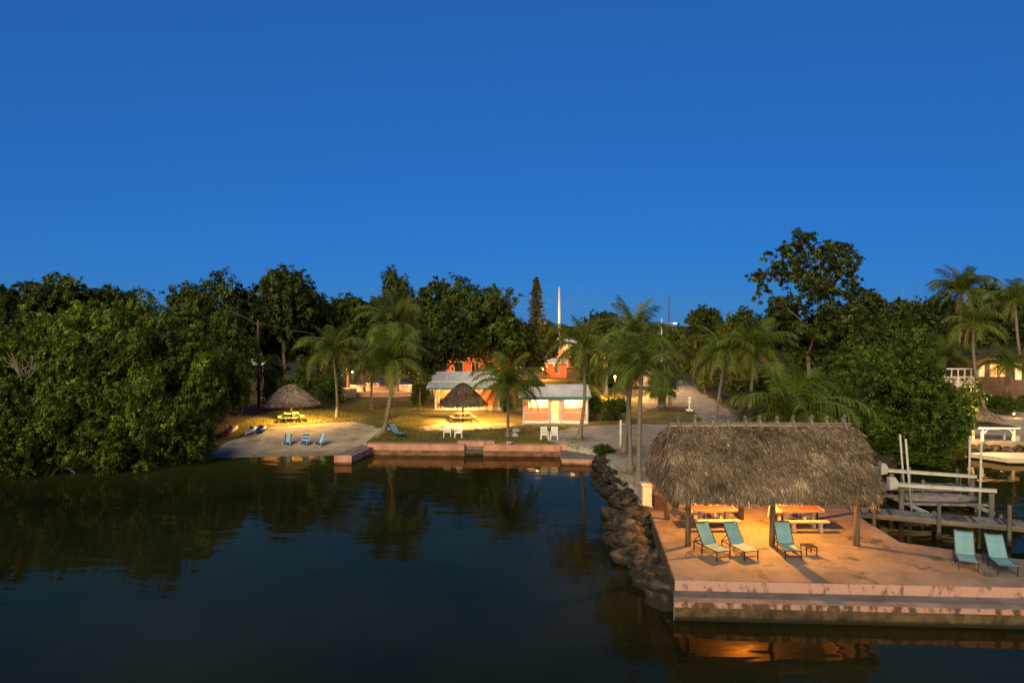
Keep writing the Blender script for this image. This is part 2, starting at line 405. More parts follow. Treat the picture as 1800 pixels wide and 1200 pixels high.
WORN = [xy(G(*p)) for p in ((740, 748), (790, 742), (830, 744), (880, 742), (920, 746), (880, 754), (800, 757), (745, 755))]
PATIO_FAR = [xy(G(*p)) for p in ((600, 694), (740, 694), (760, 676), (700, 668), (610, 672))]
def sdist(px, py, poly):                # >0 inside
    d = np.full(px.shape, 1e9); ins = np.zeros(px.shape, bool)
    n = len(poly)
    for i in range(n):
        ax, ay = poly[i]; bx, by = poly[(i+1) % n]
        ex, ey = bx - ax, by - ay
        t = np.clip(((px-ax)*ex + (py-ay)*ey) / (ex*ex + ey*ey + 1e-12), 0, 1)
        d = np.minimum(d, np.hypot(px - ax - t*ex, py - ay - t*ey))
        c = ((ay > py) != (by > py)) & (px < (bx-ax)*(py-ay)/((by-ay) if abs(by-ay) > 1e-9 else 1e-9) + ax)
        ins ^= c
    return np.where(ins, d, -d)
def sstep(a, b, x):
    t = np.clip((x - a) / (b - a), 0, 1); return t*t*(3-2*t)
def height(X, Y):
    sd = sdist(X, Y, LAND)
    z = -1.6 + 2.4 * sstep(-.4, .25, sd)
    wl_ = np.interp(X, [-24, -21.5, -12.7, -10], [49.0, 48.9, 49.9, 50.4])
    beach = np.clip((Y - wl_) * .095, -1.2, .8)
    wb = sstep(-27, -23, X) * (1 - sstep(-11.6, -10.6, X))
    z = z * (1 - wb) + np.where(Y > wl_ - 8, beach, z) * wb
    z = z + .05 * np.sin(X * .7) * np.cos(Y * .5) * sstep(1.5, 5, sd) * (Y > 52)
    return z
def zones(X, Y):
    c = np.zeros(X.shape + (3,))
    c[..., 0] = np.maximum(sstep(-.9, .9, sdist(X, Y, BEACH)), .62 * sstep(-1.5, 1.0, sdist(X, Y, WORN)))
    c[..., 0] = np.maximum(c[..., 0], sstep(-1, 1, sdist(X, Y, PATIO_FAR)))
    g = sstep(-.9, .9, sdist(X, Y, DRIVE)) * (1 - sstep(-.6, .6, sdist(X, Y, ISLE)))
    c[..., 1] = np.maximum(g, ((X > 4) & (X < 7.5) & (Y > 22) & (Y < 47)) * 1.0)
    c[..., 2] = np.maximum(sstep(-.4, .4, sdist(X, Y, MULCH)), 1.0 * ((X < -24) & (Y < 75)))
    right = sstep(12, 15, X) * sstep(30, 34, Y) * (1 - sstep(0, .1, g)) * (1 - sstep(-1.5, 0, sdist(X, Y, ISLE)))
    c[..., 2] = np.maximum(c[..., 2], right * (X < 31))
    c[..., 0] = np.maximum(c[..., 0], sstep(31.5, 33, X) * (Y < 75))
    c[..., 2] = np.maximum(c[..., 2], 1.0 * (Y > 120))
    return c
def grid(xs, ys, lift=0.0, keep=None):
    X, Y = np.meshgrid(xs, ys); Z = height(X, Y) + lift; C = zones(X, Y)
    V = np.stack([X, Y, Z], -1).reshape(-1, 3); nx, ny = len(xs), len(ys)
    i = np.arange(ny - 1)[:, None] * nx + np.arange(nx - 1)[None, :]
    F = np.stack([i, i + 1, i + nx + 1, i + nx], -1).reshape(-1, 4)
    C = C.reshape(-1, 3)
    if keep is not None:
        cx = V[F].mean(1); k = keep(cx[:, 0], cx[:, 1]); F = F[k]
        u, inv = np.unique(F, return_inverse=True); V = V[u]; C = C[u]; F = inv.reshape(-1, 4)
    return V, F, C
far = [60, 70, 85, 110, 150, 220, 350, 600, 1100, 2400]
xs = np.concatenate([-np.array(far[::-1]), np.arange(-59.6, 59.8, .4), far])
ys = np.concatenate([np.arange(-2400, 0, 300), [0, 10], np.arange(16, 110, .4), [112, 116, 122, 130, 145, 170, 220, 350, 700, 1500, 3400]])
V, F, C = grid(xs, ys)
tag(link('ground', np_mesh('ground', V, F, M['terrain'], C, True)), kind='structure')
for nm, poly, m_ in (('beach', BEACH, .2), ('driveway', DRIVE, .4)):
    a = np.array(poly)
    def keep(x, y, poly=poly, m_=m_, nm=nm):
        k = sdist(x, y, poly) > m_
        if nm == 'driveway': k &= (sdist(x, y, ISLE) < -.8) & (sdist(x, y, LAND) > .3)
        return k
    V, F, C = grid(np.arange(a[:,0].min(), a[:,0].max(), .3), np.arange(a[:,1].min(), a[:,1].max(), .3), .012, keep)
    tag(link(nm, np_mesh(nm, V, F, M['terrain'], C, True)), kind='structure')
V = np.array([(-2600,-2500,0),(2600,-2500,0),(2600,3300,0),(-2600,3300,0)], float)
tag(link('water', np_mesh('water', V, [(0,1,2,3)], M['water'])), kind='structure')

# ------------------------------------------------------------------ the swimming deck at the right
DK = .95
deck = thing('concrete_deck', 'stained pink-edged concrete sun deck at the waterside under the thatched pavilion', 'deck', (0,0,0))
DECK = [(6.16, 29.96), (5.43, 22.85), (10.9, 22.52), (16.4, 22.2), (40, 20.7), (40, 23.4), (18.4, 24.9), (15.17, 26.85), (15.5, 32.5), (13, 34.0), (6.3, 31.4)]
MB().prism(DECK, -1.0, DK).build('slab', M['concrete'], deck, bevel=.02)
front = [Vector((5.43, 22.85, 0)), Vector((10.9, 22.52, 0)), Vector((16.4, 22.2, 0)), Vector((40, 20.7, 0))]
off = Vector((-.06, -.998, 0))
def strip(o0, o1, z0, z1, a=front, ext=0.0):
    mb = MB()
    pts0 = [p + off * o0 for p in a]; pts1 = [p + off * o1 for p in a]
    pts1[0] = pts1[0] + Vector((-ext, 0, 0)); pts0[0] = pts0[0] + Vector((-ext * .3, 0, 0))
    poly = pts0[::-1] + pts1
    return mb.prism([(p.x, p.y) for p in poly][::-1], z0, z1)
strip(.0, .02, .60, .935).build('painted_riser', M['pinkpaint'], deck)
strip(.01, .92, -1.0, .60, ext=.2).build('lower_ledge', M['ledge'], deck, bevel=.03)
strip(.92, .945, .42, .585, ext=.18).build('painted_ledge_face', M['wornpink'], deck)
strip(.92, .96, -.9, .42, ext=.18).build('weedy_ledge_foot', M['stain'], deck)
def side(o0, o1, z0, z1):
    a, b = Vector((6.16, 29.96, 0)), Vector((5.43, 22.85, 0)); n_ = Vector((-.995, .1, 0))
    return MB().prism([(q.x, q.y) for q in (a + n_*o0, a + n_*o1, b + n_*o1, b + n_*o0)], z0, z1)
side(0, .03, -.8, .93).build('dark_side_face', M['stain'], deck)
def crack(pts, w, zz=DK + .004):
    mb = MB(); pts = [Vector(p) for p in pts]
    L_, R_ = [], []
    for i, p in enumerate(pts):
        d = (pts[min(i+1, len(pts)-1)] - pts[max(i-1, 0)]).normalized(); s_ = Vector((-d.y, d.x, 0)) * w * random.uniform(.3, 1)
        L_.append(p + s_); R_.append(p - s_)
    n_ = len(pts)
    return mb.add([(p.x, p.y, zz) for p in L_ + R_], [(i, i+1, n_+i+1, n_+i) for i in range(n_-1)])
def wig(p, q, n, a, seed):
    r = random.Random(seed); p, q = Vector(p), Vector(q); d = (q-p).normalized(); s_ = Vector((-d.y, d.x, 0))
    return [p.lerp(q, i/n) + s_ * r.uniform(-a, a) * (0 < i < n) for i in range(n+1)]
crack(wig((7.95,24.4,0), (7.75,22.75,0), 9, .06, 1), .012).build('crack', M['dark'], deck)
crack(wig((11.6,24.2,0), (12.1,22.48,0), 10, .08, 2), .014).build('crack', M['dark'], deck)
crack(wig((5.8,24.0,0), (11.5,23.4,0), 22, .03, 3), .007).build('crack', M['dark'], deck)
crack(wig((7.0,26.3,0), (13.2,26.0,0), 18, .02, 4), .006).build('crack', M['dark'], deck)
crack(wig((13.0,25.9,0), (18.5,22.8,0), 22, .05, 5), .008).build('crack', M['dark'], deck)

# ------------------------------------------------------------------ thatch
def strips(pts, dirs, nrm, L, w, lift, seed, shade):
    """many thin palm-leaf strips lying on a roof; arrays of n"""
    r = np.random.default_rng(seed); n = len(pts)
    side_ = np.cross(dirs, nrm); side_ /= np.linalg.norm(side_, axis=1)[:, None] + 1e-9
    d = dirs + side_ * r.normal(0, .16, (n, 1)); d /= np.linalg.norm(d, axis=1)[:, None]
    s_ = np.cross(d, nrm); s_ += nrm * r.normal(0, .5, (n, 1)); s_ /= np.linalg.norm(s_, axis=1)[:, None] + 1e-9
    L = L[:, None]; w = w[:, None]; lift = lift[:, None]
    a = pts + nrm * .01; b = pts + d * L * .55 + nrm * lift * .8; c = pts + d * L + nrm * lift * r.uniform(-.2, 1.6, (n, 1)) - np.array([0,0,1]) * L * .05
    V = np.stack([a - s_*w*.7, a + s_*w*.7, b - s_*w, b + s_*w, c - s_*w*.25, c + s_*w*.25], 1).reshape(-1, 3)
    i = np.arange(n)[:, None] * 6
    F = np.concatenate([i + np.array([[0,1,3,2]]), i + np.array([[2,3,5,4]])], 0)
    col = np.repeat(shade, 6, axis=0)
    return V, F, col
def thatch_shade(n, r, pts, fr=.9):
    g = r.lognormal(-.12, .38, n)
    big = .85 + .3 * np.sin(pts[:,0]*1.3 + 2*np.sin(pts[:,2]*1.7)) * np.cos(pts[:,1]*1.1 + pts[:,2]*2.3)
    g = np.clip(g * big, .25, 2.3)
    g = np.where(r.uniform(0, 1, n) < .05, g * 1.5, g); t = r.uniform(-.07, .1, n)
    return np.stack([g*(1+t), g, g*(1-t)], 1)
def merge(parts):
    Vs, Fs, Cs, o = [], [], [], 0
    for V, F, C in parts: Vs.append(V); Fs.append(F + o); Cs.append(C); o += len(V)
    return np.concatenate(Vs), np.concatenate(Fs), np.concatenate(Cs)

hut = thing('thatched_pavilion', 'large rectangular thatched pavilion on wooden posts standing on the concrete deck', 'pavilion', (10.0, 28.2, DK))
X0, X1, YH, ZR, ZE = -3.55, 3.4, 2.95, 4.35, 2.12      # local, above the deck
def slope_pt(u, v, s):                  # u along x, v ridge->eave, s = front/back
    y = s * YH * v; z = ZR + (ZE - ZR) * v + .28 * np.sin(np.pi * v)
    inset = .18 * np.sin(np.pi * np.clip(v, 0, 1)) + .05
    xa = -3.5 - .3 * v; xb = 3.8 - .42 * v
    x = xa + (xb - xa) * u + (u - .5) * 1.0 * inset
    return np.stack([x, y, z], -1)
parts = []
r = np.random.default_rng(5)
for s, n in ((-1, 72000), (1, 16000)):
    nt = n // 12; tu = r.uniform(-.005, 1.005, nt); tv = r.uniform(0, .97, nt); ta = r.normal(0, .3, nt); tl = r.uniform(.02, .14, nt); tg = r.lognormal(0, .28, nt)
    k = np.repeat(np.arange(nt), 12); n = len(k)
    u = tu[k] + r.normal(0, .006, n); v = np.clip(tv[k] + r.normal(0, .012, n), 0, .97)
    p = slope_pt(u, v, s); q = slope_pt(u, v + .02, s); d = q - p; d[:, 0] = 0; d /= np.linalg.norm(d, axis=1)[:, None]
    nr = np.cross(d, np.array([[1., 0, 0]])) * s; nr *= np.sign(nr[:, 2:3])
    d = d + np.array([[1., 0, 0]]) * (ta[k] + r.normal(0, .05, n))[:, None]; d /= np.linalg.norm(d, axis=1)[:, None]
    parts.append(strips(p, d, nr, r.uniform(.26, .58, n), r.uniform(.006, .017, n), tl[k] * r.uniform(.6, 1.3, n), 11 + s, thatch_shade(n, r, p) * tg[k][:, None]))
    n = 5200                                              # eave fringe
    u = r.uniform(-.01, 1.01, n); p = slope_pt(u, r.uniform(.9, 1.0, n), s)
    d = np.tile([[0, s * .38, -.92]], (n, 1)); nr = np.tile([[0, s * .92, .38]], (n, 1))
    parts.append(strips(p, d, nr, r.uniform(.08, .3, n), r.uniform(.009, .022, n), r.uniform(.0, .06, n), 21 + s, thatch_shade(n, r, p)))
for e, n in ((0, 15000), (1, 9000)):                       # gable ends
    sgn = -1 if e == 0 else 1
    v = np.sqrt(r.uniform(0, 1, n)); t = r.uniform(-1, 1, n)
    p = slope_pt(np.full(n, float(e)), v, 1); p[:, 1] *= t
    p[:, 2] = np.minimum(p[:, 2], p[:, 2] - 0) - 0
    p[:, 0] += sgn * (.05 * (1 - np.abs(t)) + .02 * v)
    d = np.stack([np.full(n, sgn * .07), .22 * t, np.full(n, -.97)], 1); d /= np.linalg.norm(d, axis=1)[:, None]
    nr = np.tile([[sgn * .97, 0, .2]], (n, 1))
    parts.append(strips(p, d, nr, r.uniform(.3, .65, n), r.uniform(.01, .026, n), r.uniform(.02, .12, n), 31 + e, thatch_shade(n, r, p)))
Vt, Ft, Ct = merge(parts)
core = MB()
nv = 10
prof = [slope_pt(np.array(.5), np.array(v), 1) for v in np.linspace(0, 1, nv)]
prof = [(float(p[1]), float(p[2]) - .03) for p in prof]
outline = [(-y, z) for y, z in prof[::-1]] + prof[1:]
inner = [(y * .93, z - .2) for y, z in outline]
k = len(outline)
vs = [(X0 + .04, y, z) for y, z in outline] + [(X1 - .04, y, z) for y, z in outline] + [(X0 + .04, y, z) for y, z in inner] + [(X1 - .04, y, z) for y, z in inner]
fs = []
for i in range(k - 1):
    fs += [(i, i+1, k+i+1, k+i), (2*k+i, 3*k+i, 3*k+i+1, 2*k+i+1), (i, 2*k+i, 2*k+i+1, i+1), (k+i, k+i+1, 3*k+i+1, 3*k+i)]
fs += [(0, k, 3*k, 2*k), (k-1, 3*k-1, 4*k-1, 2*k-1)]
fs += [tuple(range(2*k, 3*k)), tuple(range(4*k-1, 3*k-1, -1))]       # closed gable screens
core.add(vs, fs)
roof = core.build('roof', M['thatch_core'], hut)
tag(link('thatch', np_mesh('thatch', Vt, Ft, M['thatch'], Ct), roof), kind='stuff')
ridge = MB().tube([(-3.6, -.1, ZR + .12), (0, -.12, ZR + .14), (3.85, -.1, ZR + .11)], .035, 6).build('ridge_pole', M['wood'], roof)
MB().tube([(-3.55, 0, ZR - .02), (0, 0, ZR + .02), (3.8, 0, ZR - .02)], [.12, .13, .12], 12).build('ridge_cap', mat('ridge_mat', (.3,.23,.15), .9, .2, 4, bump=.4), roof, True)
for i in range(11):
    x = -3.2 + i * 6.7 / 10 + random.uniform(-.06, .06)
    MB().bar((x, .42, ZR - .3), (x + random.uniform(-.04, .04), -.1, ZR + .38 + random.uniform(0, .08)), .1).bar((x, -.42, ZR - .2), (x, .08, ZR + .34), .1).build('ridge_peg', M['wood'], roof)
for x in (-3.24, .0, 3.25):
    for y in (-1.8, 1.8):
        top = 2.95
        mb = MB().tube([(x, y, 0), (x + .015, y, 1.4), (x, y + .01, top)], [.115, .105, .1], 10)
        mb.build('post', M['post'], hut, True)
for y in (-1.8, 1.8):
    MB().bar((X0 + .2, y, 2.93), (X1 - .2, y, 2.93), .12, .16).build('beam', M['wood'], hut)
for x in (-3.24, 3.25):
    MB().bar((x, -1.8, 2.78), (x, 1.8, 2.78), .1, .12).build('tie_beam', M['wood'], hut)
fx = MB().tube([(-.1, .2, 3.7), (-.1, .2, 3.63), (-.1, .2, 3.56)], [.03, .05, .04], 10).build('lamp_bulb', M['bulb'], hut)
MB().tube([(-.1, .2, 3.7), (-.1, .2, 4.2)], .012, 5).build('lamp_cord', M['black'], hut)
lamp(hut, (-.1, .2, 3.46), 1900, (1, .37, .05), .06)
MB().box((0, 1.66, .42), (.14, .08, .2)).build('socket_box', M['black'], hut)

# tables under the pavilion
def stone_table(loc, label, rz=0):
    t = thing('picnic_table', label, 'picnic table', loc, rz, 'concrete picnic tables under the thatched pavilion')
    MB().box((0, 0, .74), (1.75, .78, .07)).build('tabletop', M['tabletop'], t, bevel=.01)
    MB().box((0, -.40, .74), (1.80, .03, .085)).build('edge_trim', M['pinkstone'], t)
    MB().box((0, .40, .74), (1.80, .03, .085)).build('edge_trim', M['pinkstone'], t)
    for s in (-1, 1):
        MB().box((s * .89, 0, .74), (.03, .77, .085)).build('edge_trim', M['pinkstone'], t)
        MB().prism_x([(-.26, 0), (.26, 0), (.18, .2), (.14, .4), (.26, .7), (-.26, .7), (-.14, .4), (-.18, .2)], s * .55 - .07, s * .55 + .07).build('pedestal', M['pinkstone'], t, bevel=.015)
    for y in (-.78, .78):
        b = MB().box((0, y, .42), (1.75, .3, .07)).build('bench', M['pinkstone'], t, bevel=.01)
        for s in (-1, 1):
            MB().prism_x([(y-.13, 0), (y+.13, 0), (y+.08, .2), (y+.13, .38), (y-.13, .38), (y-.08, .2)], s * .55 - .06, s * .55 + .06).build('bench_foot', M['pinkstone'], b, bevel=.012)
    return t
stone_table((8.5, 29.05, DK), 'red-topped concrete picnic table under the left half of the thatched pavilion')
stone_table((12.1, 28.95, DK), 'red-topped concrete picnic table under the right half of the thatched pavilion')

def slat_chair(name, label, cat, loc, rz, group, h=.9, round_back=False):
    t = thing(name, label, cat, loc, rz, group)
    w = .5
    MB().box((0, -.02, .42), (w, .46, .035)).build('seat', M['white_plastic'], t, bevel=.01)
    for sx in (-1, 1):
        MB().bar((sx * (w/2 + .02), -.25, 0), (sx * w/2, -.22, .43), .045).build('leg', M['white_plastic'], t)
        MB().bar((sx * (w/2 + .02), .27, 0), (sx * w/2, .21, .43), .045).build('leg', M['white_plastic'], t)
        MB().bar((sx * (w/2 + .015), -.25, .64), (sx * (w/2 + .015), .25, .64), .055, .03).build('armrest', M['white_plastic'], t)
        MB().bar((sx * (w/2 + .015), -.22, .42), (sx * (w/2 + .015), -.24, .63), .04).build('arm_support', M['white_plastic'], t)
    bk = MB().bar((-w/2 + .02, .2, .42), (-w/2 + .03, .31, h - (.06 if round_back else 0)), .045).bar((w/2 - .02, .2, .42), (w/2 - .03, .31, h - (.06 if round_back else 0)), .045)
    if round_back:
        pts = [(-.22 * math.cos(a), .31 + .01 * math.sin(a), h - .07 + .1 * math.sin(a)) for a in np.linspace(0, math.pi, 9)]
        bk.tube(pts, .025, 6)
    else: bk.bar((-w/2, .315, h - .02), (w/2, .315, h - .02), .04, .06)
    b = bk.build('backrest', M['white_plastic'], t)
    for i in range(5):
        x = -.15 + i * .075
        MB().bar((x, .21, .45), (x, .315, h - .02 + (.04 * (2 - abs(i-2)) / 2 if round_back else 0)), .042, .018).build('slat', M['white_plastic'], b)
    return t
k_ = 'white slatted chairs behind the tables in the thatched pavilion'
for x, y, lb in ((8.0, 30.25, 'left of two white slatted chairs behind the left picnic table in the pavilion'),
                 (8.75, 30.3, 'right of two white slatted chairs behind the left picnic table in the pavilion'),
                 (11.6, 30.15, 'left of two white slatted chairs behind the right picnic table in the pavilion'),
                 (12.4, 30.2, 'right of two white slatted chairs behind the right picnic table in the pavilion')):
    slat_chair('slatted_chair', lb, 'chair', (x, y, DK), random.uniform(-.15, .15), k_, h=1.08)

# ------------------------------------------------------------------ sun loungers
def lounger(label, loc, rz, group, z=DK, back=54):
    t = thing('sun_lounger', label, 'sun lounger', (loc[0], loc[1], z), rz, group)
    w, zs = .58, .34                    # foot end towards -y
    fr = MB()
    for s in (-1, 1): fr.bar((s*w/2, -.78, zs), (s*w/2, .62, zs), .035)
    fr.bar((-w/2, -.78, zs), (w/2, -.78, zs), .035); fr.bar((-w/2, .6, zs), (w/2, .6, zs), .035)
    fr.bar((-w/2, -.76, .13), (w/2, -.76, .13), .022)
    for s in (-1, 1): fr.bar((s*w/2, .1, .16), (s*w/2, .6, .16), .02)
    f = fr.build('frame', M['black'], t)
    for s in (-1, 1):
        for y in (-.76, .1, .6): MB().bar((s*w/2, y, 0), (s*w/2, y, zs), .032).build('leg', M['black'], t)
    seat, n = [], 9
    def sheet(path):
        mb = MB(); vs, fs = [], []
        for i, (y, zz) in enumerate(path):
            for q in range(5):
                x = (-.5 + q / 4) * (w - .02); sag = -.02 * (1 - (2 * q / 4 - 1) ** 2)
                vs.append((x, y, zz + sag)); vs.append((x, y + .004, zz + sag - .012))
        for i in range(len(path) - 1):
            for q in range(4):
                a = (i*5+q)*2; b = a + 2; c = a + 10; d_ = a + 12
                fs += [(a, b, d_, c), (a+1, c+1, d_+1, b+1)]
        m_ = len(path) - 1
        for q in range(4):
            a = q*2; fs.append((a, a+1, a+3, a+2)); a = (m_*5+q)*2; fs.append((a, a+2, a+3, a+1))
        return mb.add(vs, fs)
    sheet([(-.8 + i * .85 / n, zs + .025 - .012 * math.sin(math.pi * i / n)) for i in range(n + 1)]).build('seat_sling', M['sling'], t, True)
    a = R(back); L = .86
    sheet([(.055 + math.cos(a) * L * i / 6, zs + .03 + math.sin(a) * L * i / 6) for i in range(7)]).build('back_sling', M['sling'], t, True)
    bf = MB()
    for s in (-1, 1):
        p = Vector((s*w/2, .05, zs)); q = p + Vector((0, math.cos(a) * L, math.sin(a) * L))
        bf.bar(p, q, .03); bf.bar(p.lerp(q, .45), (s*w/2, .6, zs), .022)
    bf.bar((-w/2, .05 + math.cos(a) * L, zs + math.sin(a) * L), (w/2, .05 + math.cos(a) * L, zs + math.sin(a) * L), .03)
    bf.build('back_frame', M['black'], t)
    return t
gL = 'aqua sun loungers'
lounger('aqua sling lounger beside the left front post, leftmost of three under the pavilion', (7.35, 25.45), R(21), gL)
lounger('aqua sling lounger with pale lit seat, middle of three under the pavilion', (8.4, 25.5), R(18), gL)
lounger('aqua sling lounger next to the small black side table', (10.2, 25.55), R(-3), gL)
lounger('aqua sling lounger at the deck edge, left of the pair near the right border', (16.05, 24.3), R(-26), gL, back=58)
lounger('aqua sling lounger at the deck edge, right of the pair near the right border', (17.0, 23.95), R(-16), gL, back=54)
p = G(697, 768)
lounger('aqua sling lounger alone on the lawn beside a leaning palm', (p.x, p.y), R(48), gL, .8, back=52)
st = thing('side_table', 'small black square side table beside an aqua lounger', 'side table', (10.98, 25.4, DK), R(6))
MB().box((0, 0, .33), (.44, .44, .025)).build('tabletop', M['black'], st, bevel=.005)
for sx in (-1, 1):
    for sy in (-1, 1): MB().bar((sx*.2, sy*.2, 0), (sx*.2, sy*.2, .32), .03).build('leg', M['black'], st)
# bin and pillar behind
p = G(1157, 893, .85)
pl = thing('masonry_pillar', 'cream masonry pillar with cap beside the brown bin', 'pillar', (G(1140, 897, .85).x, p.y + .1, .82))
MB().box((0, 0, .55), (.44, .44, 1.1)).build('shaft', M['pinkstone'], pl, bevel=.02); MB().box((0, 0, 1.16), (.56, .56, .12)).build('cap', M['pinkstone'], pl, bevel=.02); MB().box((0, 0, .08), (.54, .54, .16)).build('plinth', M['pinkstone'], pl, bevel=.02)
bn = thing('waste_bin', 'dark brown square waste bin with black lid beside the cream pillar', 'bin', (p.x, p.y, .82))
MB().prism([(-.24,-.24),(.24,-.24),(.24,.24),(-.24,.24)], 0, .72).build('body', M['bin'], bn, bevel=.03)
MB().add([(-.28,-.28,.72),(.28,-.28,.72),(.28,.28,.72),(-.28,.28,.72),(-.2,-.2,.9),(.2,-.2,.9),(.2,.2,.9),(-.2,.2,.9)], [(3,2,1,0),(4,5,6,7),(0,1,5,4),(1,2,6,5),(2,3,7,6),(3,0,4,7)]).build('lid', M['black'], bn)

# ------------------------------------------------------------------ rock revetment
def boulder_mesh(seed):
    r = np.random.default_rng(seed); n, m_ = 20, 13
    ax = r.uniform(.75, 1.3, 3); ax[2] *= .72
    cuts = [(v / np.linalg.norm(v), r.uniform(.55, .95)) for v in r.normal(0, 1, (11, 3))]
    wob = [(r.normal(0, 1, 3), r.uniform(.02, .06), r.uniform(5, 11), r.uniform(0, 6)) for _ in range(12)]
    V = []
    for i in range(m_ + 1):
        th = math.pi * i / m_
        for j in range(n):
            ph = 2 * math.pi * j / n
            d = np.array([math.sin(th) * math.cos(ph), math.sin(th) * math.sin(ph), math.cos(th)])
            k = 1.0
            for v, c in cuts:                                   # broken faces
                dp = float(d @ v)
                if dp > 1e-3: k = min(k, c / dp)
            k *= 1 + sum(a * math.sin(f * float(d @ v) + q) for v, a, f, q in wob) + (r.uniform(-.04, .04) if 0 < i < m_ else 0)
            V.append(d * k * ax * .58)
    F = [(i*n+j, i*n+n+j, i*n+n+(j+1)%n, i*n+(j+1)%n) for i in range(m_) for j in range(n)]
    return np_mesh('boulder', np.array(V), F, M['rock'], None, False)
BOULD = [boulder_mesh(s) for s in range(9)]
for b in BOULD: b.shade_smooth()
rev = thing('rock_revetment', 'bank of dark limestone boulders along the water beside the deck and palms', 'rock bank', (5.2, 34, 0))
edge_out = [(5.5,46.6),(4.95,41.5),(5.0,37.2),(5.25,34.4),(4.75,31.5),(4.55,28.7),(4.3,26.8),(4.75,25),(5.1,23.2)]
edge_in = [(6.3,46.6),(6.1,41.5),(6.2,37.2),(6.5,34.4),(6.55,31.0),(5.9,28.7),(5.75,26.8),(5.55,25),(5.35,23.2)]
def along(poly, t):
    t *= len(poly) - 1; i = min(int(t), len(poly) - 2); f = t - i
    return poly[i][0]*(1-f)+poly[i+1][0]*f, poly[i][1]*(1-f)+poly[i+1][1]*f
rr = random.Random(3)
nb = 0
for row, (fr_, z, s0, cnt) in enumerate(((.0, -.15, .82, 34), (.28, .15, .78, 34), (.58, .45, .58, 52), (.88, .7, .36, 62))):
    for i in range(cnt):
        t = (i + rr.uniform(-.4, .4)) / cnt; t = min(max(t, 0), 1)
        a, b = along(edge_out, t), along(edge_in, t); f = .12 + fr_ * .9 + rr.uniform(-.14, .14)
        x, y = a[0]*(1-f)+b[0]*f, a[1]*(1-f)+b[1]*f
        if y < 30.2 and x > 5.15 + (y-22.7)*.1: continue
        if row == 3 and rr.random() < .35: continue
        s_ = s0 * rr.uniform(.45, 1.5) * (1.3 if y < 34 else .8)
        o = link('boulder', BOULD[nb % 9], rev); nb += 1
        o.location = (x - 5.2, y - 34, z - (.32 if y < 29.5 else 0) + rr.uniform(-.2, .12)); o.rotation_euler = (rr.uniform(-.6,.6), rr.uniform(-.6,.6), rr.uniform(0,6.3)); o.scale = (s_*rr.uniform(.8,1.3), s_, s_*rr.uniform(.55,1.0))
for px, py, s_, z in ((1100, 918, 1.7, .55), (1122, 903, 1.6, .6), (1108, 945, 1.5, .45), (1148, 1008, 1.5, .25), (1166, 1060, 1.3, .0), (1098, 975, 1.3, .2), (1128, 968, 1.4, .4)):
    q = G(px, py, z); o = link('boulder', BOULD[nb % 9], rev); nb += 1
    o.location = (q.x - 5.2, q.y - 34, z - .1); o.rotation_euler = (rr.uniform(-.3,.3), rr.uniform(-.3,.3), nb); o.scale = (s_, s_*.8, s_*.75)

# ------------------------------------------------------------------ far sea wall, jetty, platform
sw = thing('sea_wall', 'long low salmon-pink sea wall between the bay and the lawn', 'sea wall', (-3.5, 50, 0))
def rel(o, pts): return [(p[0]-o.location[0], p[1]-o.location[1]) for p in pts]
A, B = (-10.5, 50.0), (3.5, 49.35)
def wallseg(t0, t1, y0, y1, z0, z1):
    a = (A[0]+(B[0]-A[0])*t0, A[1]+(B[1]-A[1])*t0); b = (A[0]+(B[0]-A[0])*t1, A[1]+(B[1]-A[1])*t1)
    return MB().prism(rel(sw, [(a[0], a[1]+y0), (b[0], b[1]+y0), (b[0], b[1]+y1), (a[0], a[1]+y1)]), z0, z1)
for t0, t1 in ((0, .505), (.6, 1.0)): wallseg(t0, t1, 0, .75, .34, .78).build('wall', M['seawall'], sw, bevel=.03)
for t0, t1 in ((0, .505), (.6, 1.0)): wallseg(t0, t1, -.02, .7, -1.2, .34).build('wet_foot', M['wetwall'], sw)
wallseg(.465, .66, .5, 1.25, .3, .93).build('raised_cap', M['seawall'], sw, bevel=.03)
for i, (y0, z1) in enumerate(((-.15, .12), (.12, .36), (.36, .6))): wallseg(.507, .598, y0, .5, -1.0, z1).build('step', M['stain'] if i < 2 else M['ledge'], sw, bevel=.02)
jt = thing('jetty', 'short salmon-edged concrete jetty between the beach and the sea wall', 'jetty', (-11.5, 48, 0))
jp = [(-12.05, 46.6), (-10.85, 46.6), (-9.9, 50.9), (-9.7, 53.5), (-11.0, 53.5), (-11.1, 51.0)]
MB().prism(rel(jt, jp), .12, .58).build('block', M['seawall'], jt, bevel=.03)
MB().prism(rel(jt, [(x + (.04 if x < -11 else -.04), y + .05) for x, y in jp]), -1.2, .12).build('wet_foot', M['wetwall'], jt)
MB().prism(rel(jt, [(-11.95, 46.75), (-10.95, 46.75), (-10.05, 50.9), (-9.85, 53.4), (-10.9, 53.4), (-11.0, 51.0)]), .575, .60).build('top_slab', M['ledge'], jt)
pf = thing('landing_platform', 'low grey concrete landing block at the right end of the sea wall', 'platform', (4.4, 47.8, 0))
pp = [(3.35, 46.4), (5.2, 46.2), (6.3, 46.8), (6.4, 49.6), (3.4, 49.5)]
MB().prism(rel(pf, pp), .1, .40).build('block', M['seawall'], pf, bevel=.05)
MB().prism(rel(pf, [(p[0]*.985+.07, p[1]*.999+.06) for p in pp]), .39, .425).build('top_slab', M['ledge'], pf)
MB().prism(rel(pf, [(p[0], p[1]+.03) for p in pp]), -1.2, .1).build('wet_foot', M['wetwall'], pf)
MB().prism(rel(pf, [(3.4, 49.52), (6.6, 49.5), (6.6, 49.95), (3.4, 49.95)]), .2, .8).build('back_kerb', M['seawall'], pf, bevel=.03)

